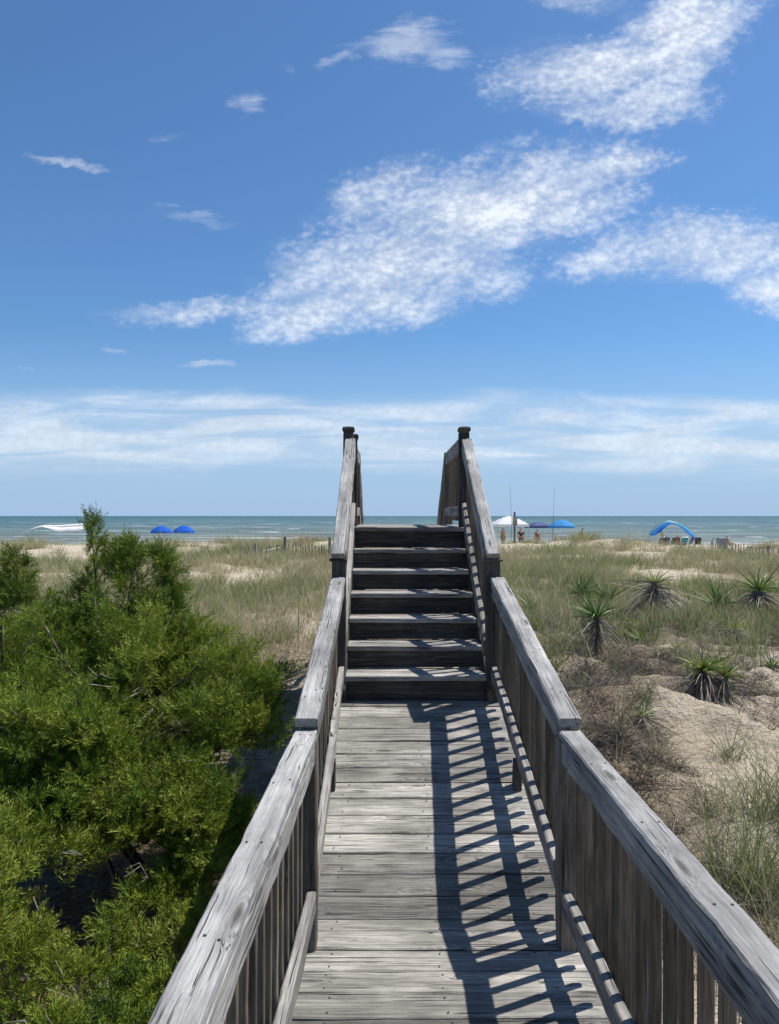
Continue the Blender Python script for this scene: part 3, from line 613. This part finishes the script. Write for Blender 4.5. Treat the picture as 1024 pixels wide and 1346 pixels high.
cedar('cedar', (-1.95, 4.9, gz),
      [((-1.75, 4.9, .55), (1.05, .9, .62)), ((-1.05, 4.75, .38), (.50, .55, .50)), ((-2.5, 5.0, .55), (.8, .8, .52)), ((-1.35, 4.3, -.02), (.62, .5, .40)), ((-.95, 4.15, -.1), (.28, .4, .36)),
       ((-1.9, 5.3, .80), (.5, .45, .36)), ((-1.42, 5.2, .80), (.33, .4, .32)), ((-2.1, 4.15, .2), (.55, .35, .42)), ((-1.7, 4.4, .45), (.85, .5, .45)), ((-1.15, 3.75, -.2), (.38, .4, .26)), ((-1.2, 4.2, .15), (.42, .4, .4)), ((-1.75, 3.7, .05), (.4, .35, .35))],
      [[(-1.95, 4.9, gz), (-1.95, 5.1, .5), (-2.0, 5.35, 1.1), (-2.08, 5.4, 1.70)], [(-1.95, 4.9, gz), (-1.6, 5.1, .6), (-1.5, 5.2, 1.1), (-1.55, 5.25, 1.48)], [(-1.95, 4.9, gz), (-1.8, 5.2, .8), (-1.75, 5.3, 1.3), (-1.80, 5.35, 1.52)], [(-1.95, 4.9, gz), (-2.2, 5.2, .7), (-2.5, 5.3, 1.1), (-2.60, 5.35, 1.44)]],
      620, 64, 'large spreading dark green cedar with a pointed leader rising above the horizon', 'cedar', pl=.105, tintc=.68, twigs=34, boughr=.155, k=24, cut=lambda p: (abs(p[0]+1.50) < .19 and abs(p[2]+.14) < .19 and p[1] < 4.7))
gz = H(-2.9, 5.6)
cedar('cedar', (-2.95, 5.6, gz), [((-2.95, 5.6, .42), (.7, .6, .5)), ((-2.75, 5.5, .8), (.25, .3, .2))],
      [[(-2.95, 5.6, gz), (-2.9, 5.6, .6), (-2.82, 5.5, 1.0), (-2.80, 5.5, 1.30)]], 60, 60, 'cedar at the left edge with one branch end rising over the sand', 'cedar', pl=.12, tintc=.50, twigs=4, k=22)
gz = H(-1.75, 2.75)
cedar('cedar_shrub', (-1.85, 2.9, gz), [((-1.85, 2.95, .10), (.47, .50, .50)), ((-1.62, 2.6, -.28), (.28, .28, .22)), ((-1.75, 3.35, -.2), (.35, .3, .25))], [], 80, 60, 'bright green cedar shrub cut by the lower left edge of the photo', 'cedar', pl=.085, tintc=.72, twigs=4, boughr=.14, k=28)
cedar('cedar_shrub', (-1.0, 2.75, H(-1, 2.75)), [((-1.02, 2.75, -.22), (.38, .34, .22)), ((-.74, 3.0, -.15), (.22, .4, .24)), ((-1.25, 3.2, -.25), (.3, .3, .2))], [], 46, 55, 'low dark cedar shrub on the ground beside the near left handrail', 'cedar', pl=.075, tintc=.58, twigs=8, boughr=.11, k=28)
# ------------------------------------------------------------------ distant things
def at(px, d): return (px-508)*d/F
def zpx(py, d): return EYE+(678-py)*d/F
def fabric(name, col):
    m = plain(name, col, .8, .2, .05); t = NT(m.node_tree); b = t.n['Principled BSDF']; o = t.n['Material Output']; tr = t.new('ShaderNodeBsdfTranslucent'); tr.inputs[0].default_value = col+(1,); mx = t.new('ShaderNodeMixShader'); mx.inputs[0].default_value = .45
    t.l.new(b.outputs[0], mx.inputs[1]); t.l.new(tr.outputs[0], mx.inputs[2]); t.l.new(mx.outputs[0], o.inputs[0]); return m
C_WHITE = fabric('white_fabric', (.80, .81, .82)); C_BLUE = fabric('blue_fabric', (.018, .15, .62)); C_SKY = fabric('light_blue_fabric', (.08, .36, .70))
C_CYAN = fabric('cyan_fabric', (.22, .60, .74)); C_PURP = fabric('slate_blue_fabric', (.13, .17, .36)); C_GREY = plain('grey_metal', (.35, .36, .37), .4, metal=.6); C_DARK = plain('dark_fabric', (.03, .035, .05), .8)
C_TEAL = plain('teal_cloth', (.02, .22, .27), .8); C_TAN = plain('tan_cloth', (.36, .22, .10), .8); C_YEL = plain('yellow_cloth', (.72, .6, .12), .8); C_BLACK = plain('black_cloth', (.012, .012, .015), .8); C_RED = plain('maroon_cloth', (.18, .05, .05), .8)
SKIN = plain('skin', (.42, .24, .15), .6); HAIR = plain('dark_hair', (.035, .022, .015), .7); C_BIN = plain('grey_plastic', (.16, .19, .20), .5); C_FENCE = wood('fence_wood', (.13, .11, .09), (.30, .27, .235), (.45, .41, .36), bs=.4)
def dome(c, r, h, sides, mat_i=0, mb=None, sag=.12, rings=6, droop=.12):
    mb = mb or MB(); P = []
    for i in range(rings+1):
        q = i/rings; row = []
        for j in range(sides*4+1):
            a = j*2*math.pi/(sides*4); sc = 1-sag*.5*q*(1-math.cos(sides*a))*.5
            row.append(Vector(c)+Vector((r*q*sc*math.cos(a), r*q*sc*math.sin(a), h*(1-q**1.8)+ .0)))
        P.append(row)
    P.append([p+Vector((0, 0, -droop)) for p in P[-1]])
    mb.grid(P); return mb
def solid(o, t=.01): md = o.modifiers.new('s', 'SOLIDIFY'); md.thickness = t; return o
def umbrella(px, d, r, top_py, edge_py, mat, label, group):
    x = at(px, d); g = H(x, d); zt = zpx(top_py, d)-g; ze = zpx(edge_py, d)-g
    root = empty('beach_umbrella', (x, d, g), label=label, cat='umbrella', group=group)
    mb = MB(); mb.tube([(0, 0, -.3), (.03, 0, zt+.05)], .022, 8); mb.build('pole', C_WHITE, root)
    solid(dome((.03, 0, ze), r, zt-ze, 8, droop=.14).build('canopy', mat, root, smooth=False))
    rb = MB()
    for k in range(8):
        a = k*math.pi/4; rb.tube([(.03, 0, zt-.05), (.03+r*.55*math.cos(a), r*.55*math.sin(a), ze+(zt-ze)*.62), (.03+r*.97*math.cos(a), r*.97*math.sin(a), ze)], .008, 4)
    rb.build('ribs', C_GREY, root); return root
umbrella(212, 82, 1.16, 691.2, 698.6, C_BLUE, 'left one of two royal blue beach umbrellas beyond the dune', 'pair of blue beach umbrellas')
umbrella(241.5, 80, 1.12, 690.6, 698.4, C_BLUE, 'right one of two royal blue beach umbrellas beyond the dune', 'pair of blue beach umbrellas')
umbrella(738, 62, 1.08, 683.5, 691.5, C_SKY, 'light blue beach umbrella right of the slate blue canopy', 'single umbrellas by the steps')
def tent(px, d, w, top_py, edge_py, mat, label, rz=.2):
    x = at(px, d); g = H(x, d); zt = zpx(top_py, d)-g; ze = zpx(edge_py, d)-g; root = empty('canopy_tent', (x, d, g), rz, label=label, cat='canopy tent')
    h = w/2; mb = MB(); P = []; n = 8
    for i in range(n+1):
        row = []
        for j in range(n+1):
            u = -1+2*i/n; v = -1+2*j/n; m_ = max(abs(u), abs(v)); row.append((u*h, v*h, ze+(zt-ze)*(1-m_**1.5)-.05*(1-abs(u*v))*m_**4))
        P.append(row)
    mb.grid(P); sk = []
    for a, b in (((-h, -h), (h, -h)), ((h, -h), (h, h)), ((h, h), (-h, h)), ((-h, h), (-h, -h))): mb.grid([[(*a, ze+.002), (*b, ze+.002)], [(*a, ze-.2), (*b, ze-.2)]])
    solid(mb.build('canopy', mat, root, smooth=False))
    for sx in (-1, 1):
        for sy in (-1, 1):
            l = MB(); l.tube([(sx*h*.97, sy*h*.97, -.1), (sx*h*.97, sy*h*.97, ze)], .022, 6); l.build('leg', C_GREY, root)
tent(669, 61, 2.55, 678.5, 689, C_WHITE, 'white pop-up canopy tent behind the dune right of the steps', .12)
tent(708, 66, 1.75, 685.5, 691, C_PURP, 'slate blue canopy between the white tent and the light blue umbrella', .3)
def windshade(px0, px1, d, pts, m1, m2, label, depth=1.6):
    """arched fabric held by a curved pole: pts are (px, py, half chord)"""
    xc = at((px0+px1)/2, d); g = H(xc, d); root = empty('wind_shade', (xc, d, g), label=label, cat='sun shade')
    c = [(at(p[0], d)-xc, zpx(p[1], d)-g, p[2]) for p in pts]; n = 28; A = []
    for i in range(n+1):
        f = i/n*(len(c)-1); k = min(int(f), len(c)-2); q = f-k; A.append(tuple(c[k][j]+(c[k+1][j]-c[k][j])*q for j in range(3)))
    mb = MB(); P = []; Q = []
    for i, (x, z, w) in enumerate(A):
        fl = .05*math.sin(i*1.1); P.append([(x, depth*.3, z-w*.3-.06), (x, 0, z-w*.5+fl-.03), (x+.03, -depth*.45, z-w)]); Q.append([(x, depth*.5, z+.04), (x, depth*.26, z-w*.34-.05)])
    mb.grid(P); solid(mb.build('fabric', m1, root, smooth=True), .015)
    mb = MB(); mb.grid(Q); solid(mb.build('fabric', m2, root, smooth=True), .015)
    mb = MB(); mb.tube([(A[0][0]-.12, depth*.5, -.1)]+[(x, depth*.5-.02, z+.03) for x, z, w in A]+[(A[-1][0]+.12, depth*.5, -.1)], .022, 6); mb.build('pole', C_GREY, root, smooth=True)
windshade(853, 915, 74, [(856, 702.5, .1), (860, 697, .42), (866, 692, .55), (873, 687.5, .35), (880, 685, .2), (890, 686.5, .25), (899, 689, .7), (907, 694, .85), (913, 700, .7), (916, 704, .1)], fabric('azure_fabric', (.035, .25, .68)), C_CYAN, 'blue and cyan arched wind shade over the group of beach chairs', 1.0)
windshade(40, 112, 84, [(40, 694.5, .15), (50, 691, .2), (60, 690.5, .15), (68, 690.5, .3), (78, 690, .7), (90, 689, .75), (100, 688.2, .8), (108, 688, .8), (114, 690, .4)], C_WHITE, C_WHITE, 'long white wind shade stretched near the water behind the cedar top')
# people
def skinned(name, mat, verts, edges, radii, parent, lv=1):
    me = bpy.data.meshes.new(name); me.from_pydata(verts, edges, []); o = link(name, me, parent); me.materials.append(mat)
    sk = o.modifiers.new('skin', 'SKIN'); 
    for i, r in enumerate(radii): me.skin_vertices[0].data[i].radius = (r, r) if not isinstance(r, tuple) else r
    me.skin_vertices[0].data[0].use_root = True
    sb = o.modifiers.new('sub', 'SUBSURF'); sb.levels = lv; sb.render_levels = lv
    return o
def person(x, y, label, shirt, shorts, pose='stand', rz=0, sc=1.0, z=None, group='people on the beach', arm=.0):
    g = H(x, y) if z is None else z; root = empty('person', (x, y, g), rz, label=label, cat='person', group=group); root.scale = (sc,)*3
    if pose == 'stand':
        J = [(0, 0, .95), (0, 0, 1.15), (0, 0, 1.38), (0, -.01, 1.50), (0, -.02, 1.62), (0, -.02, 1.72), (.10, 0, .88), (.12, -.02, .50), (.12, .02, .08), (.13, -.12, .03), (-.10, 0, .88), (-.13, -.04, .50), (-.15, .0, .08), (-.16, -.13, .03), (.19, 0, 1.40), (.26, .03, 1.12), (.24+arm, -.10, .90), (.24+arm, -.14, .82), (-.19, 0, 1.40), (-.26, .03, 1.12), (-.25, -.08, .88), (-.25, -.11, .80)]
        sz = [(0, 0, .97), (0, 0, 1.15), (0, 0, 1.40), (.18, 0, 1.41), (.23, .02, 1.24), (-.18, 0, 1.41), (-.23, .02, 1.24)]; ss = [(0, 0, .97), (.10, 0, .88), (.12, -.02, .58), (-.10, 0, .88), (-.13, -.03, .58)]
        head = (0, -.02, 1.64)
    else:
        J = [(0, .05, .34), (0, .14, .52), (0, .24, .74), (0, .25, .86), (0, .24, .96), (0, .23, 1.06), (.10, 0, .32), (.13, -.40, .42), (.13, -.62, .08), (.13, -.74, .05), (-.10, 0, .32), (-.13, -.40, .40), (-.14, -.66, .08), (-.14, -.78, .05), (.19, .22, .78), (.27, .10, .55), (.26, -.15, .50), (.25, -.23, .50), (-.19, .22, .78), (-.27, .10, .55), (-.26, -.15, .50), (-.25, -.23, .50)]
        sz = [(0, .07, .38), (0, .14, .52), (0, .24, .76), (.18, .22, .78), (.24, .13, .64), (-.18, .22, .78), (-.24, .13, .64)]; ss = [(0, .05, .35), (.10, 0, .32), (.12, -.28, .39), (-.10, 0, .32), (-.12, -.28, .38)]; head = (0, .23, .98)
    E = [(0, 1), (1, 2), (2, 3), (3, 4), (4, 5), (0, 6), (6, 7), (7, 8), (8, 9), (0, 10), (10, 11), (11, 12), (12, 13), (2, 14), (14, 15), (15, 16), (16, 17), (2, 18), (18, 19), (19, 20), (20, 21)]
    R = [.13, .12, .13, .055, .09, .075, .085, .06, .038, .03, .085, .06, .038, .03, .055, .04, .028, .025, .055, .04, .028, .025]
    skinned('body', SKIN, J, E, R, root)
    skinned('shirt', shirt, sz, [(0, 1), (1, 2), (2, 3), (3, 4), (2, 5), (5, 6)], [.145, .138, .15, .075, .06, .075, .06], root)
    skinned('shorts', shorts, ss, [(0, 1), (1, 2), (0, 3), (3, 4)], [.148, .105, .09, .105, .09], root)
    hx, hy, hz = head; skinned('hair', HAIR, [(hx, hy+.03, hz), (hx, hy+.02, hz+.11)], [(0, 1)], [.098, .085], root)
    return root
pr = [(661, 60, 'standing person in a tan shirt under the left side of the white tent', C_TAN, C_TAN, 1.05), (685, 62, 'standing person in black beside the wooden sign post', C_BLACK, C_BLACK, 1.02), (706.5, 61, 'standing person in a maroon shirt under the slate blue canopy', C_RED, C_DARK, .97),
      (766, 62, 'standing person in dark clothes alone right of the light blue umbrella', C_DARK, C_BLACK, 1.02), (731, 60, 'shorter person in grey whose head shows below the light blue umbrella', C_BIN, C_DARK, .72)]
for px, d, lb, a, b_, sc in pr: person(at(px, d), d, lb, a, b_, 'stand', random.uniform(-1, 1), sc)
person(at(871, 124), 124, 'person in a yellow shirt wading in the sea beyond the arched shade', C_YEL, C_BLUE, 'stand', 3, 1.05, z=-2.57+.25-.35)
person(at(960, 70), 70, 'person in brown crouching on the sand right of the grey bin', C_RED, C_TAN, 'sit', 1.2, .95)
# chairs
def chair():
    root = empty('beach_chair'); f = MB()
    for s in (-1, 1):
        f.tube([(s*.28, -.3, 0), (s*.28, .05, .30), (s*.28, .38, .95)], .012, 5); f.tube([(s*.28, .35, 0), (s*.28, -.25, .32)], .012, 5); f.tube([(s*.28, -.28, .52), (s*.28, .22, .56)], .018, 5); f.tube([(s*.28, -.27, .30), (s*.28, -.28, .52)], .012, 5)
    f.tube([(-.28, .38, .95), (.28, .38, .95)], .012, 5); f.build('frame', C_GREY, root)
    m = MB(); m.grid([[(-.27, -.26, .31), (.27, -.26, .31)], [(-.27, -.05, .25), (.27, -.05, .25)], [(-.27, .1, .29), (.27, .1, .29)]]); solid(m.build('seat', C_DARK, root))
    m = MB(); m.grid([[(-.27, .1, .31), (.27, .1, .31)], [(-.27, .26, .62), (.27, .26, .62)], [(-.27, .38, .93), (.27, .38, .93)]]); solid(m.build('backrest', C_DARK, root)); return root
c0 = chair()
spots = [(868, 72, .3, C_DARK, 'dark folding beach chair at the left end of the group under the arch'), (876, 73, -.2, C_PURP, 'slate coloured beach chair second from the left under the arch'), (883, 72, .5, C_DARK, 'dark beach chair in the middle of the group under the arch'),
         (891, 73.5, -.5, C_RED, 'maroon beach chair left of the person in teal'), (899, 71.5, .1, C_TEAL, 'teal beach chair occupied by the person in teal'), (907, 73, .6, C_PURP, 'slate beach chair right of the person in teal'),
         (918, 72, -.3, C_DARK, 'dark beach chair standing alone right of the arched shade'), (934, 73, 1.2, C_RED, 'maroon beach chair near the grey bin'), (401, 66, .2, C_PURP, 'slate beach chair left one behind the sand fence'), (416, 66, -.3, C_DARK, 'dark beach chair right one behind the sand fence')]
for i, (px, d, rz, m_, lb) in enumerate(spots):
    o = c0 if i == 0 else copy_tree(c0); x = at(px, d); o.location = (x, d, H(x, d)); o.rotation_euler.z = rz+math.pi; tag(o, lb, 'beach chair', 'folding beach chairs')
    for ch in [q for q in COL.objects if q.parent == o and not q.name.startswith('frame')]:
        if i: ch.data = ch.data.copy()
        ch.data.materials[0] = m_
for px, d, rz, lb, a, b_ in ((899, 71.5, .1, 'seated person in teal in the middle of the chairs', C_TEAL, C_DARK), (891, 73.5, -.5, 'seated person in maroon under the arched shade', C_RED, C_DARK), (876, 73, -.2, 'seated person in black at the left under the arched shade', C_BLACK, C_BLACK)):
    x = at(px, d); person(x, d, lb, a, b_, 'sit', rz+math.pi, 1.0)
# bin
x = at(950, 60); r = empty('waste_bin', (x, 60, H(x, 60)), label='square grey waste bin standing on the sand right of the beach chairs', cat='bin')
mb = MB(); P = []
for z_, w_ in ((0, .26), (.02, .28), (.78, .32), (.80, .34), (.84, .34)): P.append([(w_*a, w_*b_, z_) for a, b_ in ((-1, -1), (1, -1), (1, 1), (-1, 1), (-1, -1))])
mb.grid(P); mb.build('body', C_BIN, r); mb = MB(); mb.grid([[(-.36, -.36, .86), (.36, -.36, .86)], [(-.36, 0, .95), (.36, 0, .95)], [(-.36, .36, .88), (.36, .36, .88)]]); solid(mb.build('lid', C_DARK, r), .03)
# sign post at the crest, rods
x = at(676.5, 33); g = H(x, 33); r = empty('sign_post', (x, 33, g), label='weathered wooden post with a small faded board on the dune crest', cat='sign post')
mb = MB(); mb.board((0, 0, -.3), (0, 0, zpx(673, 33)-g), .075, .075, (0, 1, 0), seg=6); mb.build('post', W_POST, r); mb = MB(); mb.board((0, -.065, zpx(691, 33)-g), (0, -.065, zpx(680, 33)-g), .21, .02, (0, 1, 0), seg=3); mb.build('board', C_FENCE, r)
for px, top, lb in ((672, 636, 'thin fishing rod rising above the white tent'), (727, 640, 'thin fishing rod rising beside the light blue umbrella')):
    x = at(px, 58); g = H(x, 58); r = empty('fishing_rod', (x, 58, g), label=lb, cat='fishing rod', group='fishing rods standing in the sand')
    h = zpx(top, 58)-g; mb = MB(); mb.tube([(0, 0, .3), (.02, 0, h*.5), (.12 if px > 700 else -.1, 0, h)], [.02, .013, .007], 5); mb.build('blank', C_DARK, r); mb = MB(); mb.tube([(0, 0, -.3), (0, 0, .8)], .035, 8); mb.build('sand_spike', C_WHITE, r)
# sand fences
def sand_fence(pts, h, posts, label, tops, slat_step=.09):
    p0 = Vector((pts[0][0], pts[0][1], 0)); g0 = H(p0.x, p0.y); root = empty('sand_fence', (p0.x, p0.y, g0), label=label, cat='fence', group='slatted sand fences on the dune'); O = Vector((p0.x, p0.y, g0))
    m = MB(); wires = [[], []]
    for a, b_ in zip(pts[:-1], pts[1:]):
        a = Vector(a+(0,)); b_ = Vector(b_+(0,)); L = (b_-a).length; n = int(L/slat_step)
        for i in range(n):
            p = a+(b_-a)*(i/n); g = H(p.x, p.y); hh = h*random.uniform(.85, 1.08); ln = random.gauss(0, .03)
            m.board(p+Vector((0, 0, g-.1))-O, p+Vector((ln, 0, g+hh))-O, .036, .009, (0, 1, 0), seg=1, wob=0)
            if i % 4 == 0:
                for k in (0, 1): wires[k].append(p+Vector((0, -.012, g+h*(.3+.45*k)))-O)
    m.build('slats', C_FENCE, root)
    for w in wires: q = MB(); q.tube(w, .004, 4); q.build('wire', C_GREY, root)
    for (x, y), t in zip(posts, tops):
        g = H(x, y); q = MB(); q.board(Vector((x, y, g-.3))-O, Vector((x+random.gauss(0, .03), y, g+t))-O, .085, .085, (0, 1, 0), seg=5); q.build('post', C_FENCE, root)
sand_fence([(at(318, 24), 24), (at(345, 23.5), 23.5), (at(385, 24.5), 24.5), (at(447, 23), 23)], .36, [(at(337, 23.6), 23.5), (at(375, 24.3), 24.2), (at(433, 23.2), 23.2)], 'slatted sand fence sagging across the dune left of the steps', [.55, .60, .70], .15)
sand_fence([(at(935, 27), 27), (at(975, 26), 26), (at(1040, 25), 25)], .36, [(at(948, 27), 26.7), (at(1010, 25.5), 25.5)], 'low pale slatted sand fence on the dune at the right edge', [.4, .42])
# ------------------------------------------------------------------ SKY
SD = Vector((.47, .217, 1)).normalized(); EL = math.asin(SD.z); AZ = math.atan2(SD.x, SD.y)
w = bpy.data.worlds.new('World'); S.world = w; w.use_nodes = True; t = NT(w.node_tree); bg = t.n['Background']
sky = t.new('ShaderNodeTexSky', sky_type='NISHITA'); sky.sun_disc = False; sky.sun_elevation = EL; sky.sun_rotation = AZ; sky.altitude = 0; sky.air_density = 1.0; sky.dust_density = .6; sky.ozone_density = 3.0
G = t.new('ShaderNodeTexCoord').outputs['Generated']; dx, dy, dz = t.sep(G); yy = t.m('MAXIMUM', dy, .02)
u = t.m('DIVIDE', dx, yy); v = t.m('DIVIDE', dz, yy); uv = t.comb(u, v, 0)          # gnomonic map of the seaward sky
wn = t.noise(uv, 9, 4, .6, out=1); wn = t.vm('SUBTRACT', wn, (.5, .5, .5)); uvd = t.vm('ADD', uv, t.vm('MULTIPLY', wn, (.11, .06, 0)))
wn2 = t.vm('SUBTRACT', t.noise(uv, 38, 4, .65, out=1), (.5, .5, .5)); uvd = t.vm('ADD', uvd, t.vm('MULTIPLY', wn2, (.022, .016, 0)))
def blob(px, py, a, b_, rot, amp, soft=1.0):
    mp = t.new('ShaderNodeMapping', vector_type='TEXTURE'); t.set(mp.inputs[0], uvd)
    mp.inputs['Location'].default_value = ((px-508)/F, (678-py)/F, 0); mp.inputs['Rotation'].default_value = (0, 0, math.radians(rot)); mp.inputs['Scale'].default_value = (a/F, b_/F, 1)
    return t.m('MULTIPLY', t.mr(t.vm('LENGTH', mp.outputs[0]), 1.30, .12), amp)
def union(lst):
    r = lst[0]
    for q in lst[1:]: r = t.m('MAXIMUM', r, q)
    return r
puffy = union([blob(640, 275, 255, 82, 17, 1.0), blob(540, 345, 210, 85, 14, .95), blob(470, 400, 190, 46, 8, .92), blob(430, 350, 130, 62, 30, .72), blob(300, 404, 200, 22, 2, .66), blob(800, 214, 120, 28, 4, .95), blob(640, 365, 90, 40, 20, .6), blob(500, 255, 120, 45, 25, .7),
               blob(785, 92, 165, 60, 6, 1.0), blob(890, 48, 130, 78, 28, 1.0), blob(860, 130, 100, 44, 4, .85), blob(810, 150, 100, 24, -4, .85), blob(925, 326, 195, 54, -1, 1.0), blob(800, 340, 90, 34, 4, .75), blob(1010, 375, 90, 42, -12, .9), blob(760, -5, 90, 22, 0, .7)])
wisp = union([blob(530, 52, 100, 36, 4, 1.0), blob(590, 80, 70, 26, -12, .75), blob(440, 78, 32, 14, 20, .8), blob(322, 130, 36, 22, 12, .75), blob(90, 212, 78, 9, -9, .85), blob(262, 284, 90, 14, -8, .65), blob(205, 176, 60, 13, 0, .45), blob(288, 480, 44, 10, 0, .8), blob(152, 455, 30, 7, 0, .6), blob(28, 489, 26, 6, -6, .6), blob(385, 85, 14, 12, 0, .5), blob(205, 400, 70, 14, 3, .8), blob(780, 523, 70, 10, -6, .55)])
cd = t.vm('ADD', uv, t.vm('MULTIPLY', t.vm('SUBTRACT', t.noise(uv, 60, 3, .6, out=1), (.5, .5, .5)), (.02, .014, 0)))
cells = t.vor(t.vm('MULTIPLY', cd, (96, 140, 1)), 1.0); cells = t.mr(cells, .1, .85, 1, 0, False); cells = t.m('ADD', t.m('MULTIPLY', cells, .55), t.m('MULTIPLY', t.mr(t.noise(t.vm('MULTIPLY', uv, (80, 120, 1)), 1, 2.5, .5), .32, .68), .45)); hole = t.noise(t.vm('MULTIPLY', uv, (6.5, 11, 1)), 1, 3, .5)
fine = t.noise(t.vm('MULTIPLY', uv, (55, 75, 1)), 1, 6, .66); rm = t.new('ShaderNodeMapping'); t.set(rm.inputs[0], uv); rm.inputs['Rotation'].default_value = (0, 0, -.42); med = t.noise(t.vm('MULTIPLY', rm.outputs[0], (9, 24, 1)), 1, 5, .6)
body = t.m('ADD', t.m('MULTIPLY', t.m('SUBTRACT', cells, .5), .52), t.m('ADD', t.m('MULTIPLY', t.m('SUBTRACT', fine, .5), .75), t.m('ADD', t.m('MULTIPLY', t.m('SUBTRACT', med, .5), 1.8), t.m('MULTIPLY', t.m('SUBTRACT', hole, .5), .9))))
dens = t.m('ADD', t.m('SUBTRACT', t.m('MULTIPLY', puffy, 1.45), .62), body); dp = t.m('MULTIPLY', t.m('POWER', t.mr(dens, -.38, 1.05, 0, 1, False), 1.1), t.mr(puffy, .02, .30))
st = t.vm('MULTIPLY', uv, (14, 70, 1)); rot = t.new('ShaderNodeMapping'); t.set(rot.inputs[0], st); rot.inputs['Rotation'].default_value = (0, 0, .12); streak = t.noise(rot.outputs[0], 1, 7, .66, .8)
dw = t.mr(t.m('ADD', t.m('MULTIPLY', wisp, 1.05), t.m('MULTIPLY', t.m('SUBTRACT', streak, .86), 1.5)), -.25, .75)
# long low bank above the sea
bt = t.noise(t.vm('MULTIPLY', uv, (3.2, 12, 1)), 1, 5, .55, .3); vv = t.m('ADD', v, t.m('MULTIPLY', t.m('SUBTRACT', bt, .5), .08))
tilt = t.m('ADD', vv, t.m('MULTIPLY', u, .008)); band = t.m('MULTIPLY', t.mr(tilt, .046, .085), t.mr(tilt, .165, .138)); b2 = t.noise(t.vm('MULTIPLY', uv, (4, 34, 1)), 1, 5, .55, .6)
db = t.m('MULTIPLY', band, t.mr(b2, .36, .64, .14, .66)); haze_ = t.mr(v, .26, 0.0, 0, .86)
front = t.mr(dy, .04, .2)
veil = t.m('MULTIPLY', t.mr(puffy, .05, .9), t.mr(t.m('ADD', t.m('MULTIPLY', streak, .6), t.m('MULTIPLY', med, .4)), .36, .66, .02, .55)); dp = t.m('MULTIPLY', dp, t.mr(hole, .3, .62, .72, 1.0))
cov = t.m('MAXIMUM', t.m('MAXIMUM', t.m('MAXIMUM', veil, t.m('MULTIPLY', dp, .97)), t.m('MULTIPLY', dw, .5)), db); cov = t.m('MULTIPLY', cov, front)
tone = t.mix(1.0, sky.outputs[0], (.67, .97, 1.22, 1), 'MULTIPLY'); tone = t.mix(haze_, tone, (3.7, 5.35, 7.7))
shade = t.mr(body, -.4, .4, .86, 1.05); cw = t.mix(1.0, (8.3, 8.9, 9.7, 1), t.comb(shade, shade, shade), 'MULTIPLY')
t.set(bg.inputs[0], t.mix(cov, tone, cw)); bg.inputs[1].default_value = .080
w.cycles.sampling_method = 'MANUAL'; w.cycles.sample_map_resolution = 512
sl = bpy.data.lights.new('sun', 'SUN'); sl.energy = 5.0; sl.angle = math.radians(.53); sl.color = (1, .955, .88); so = bpy.data.objects.new('sun', sl); COL.objects.link(so); so.rotation_euler = SD.to_track_quat('Z', 'Y').to_euler(); so.location = (5, 5, 12)
# ------------------------------------------------------------------ camera
cam = bpy.data.cameras.new('camera'); co = bpy.data.objects.new('camera', cam); COL.objects.link(co); S.camera = co
co.location = (0, 0, EYE); cam.sensor_fit = 'HORIZONTAL'; cam.sensor_width = 36; cam.lens = F/1024*36; cam.clip_start = .05; cam.clip_end = 30000
co.rotation_euler = (math.radians(90)+math.atan(5/F), 0, -math.atan(4/F))
S.view_settings.view_transform = 'Standard'; S.view_settings.look = 'None'; S.view_settings.exposure = 0.40; S.view_settings.gamma = 1
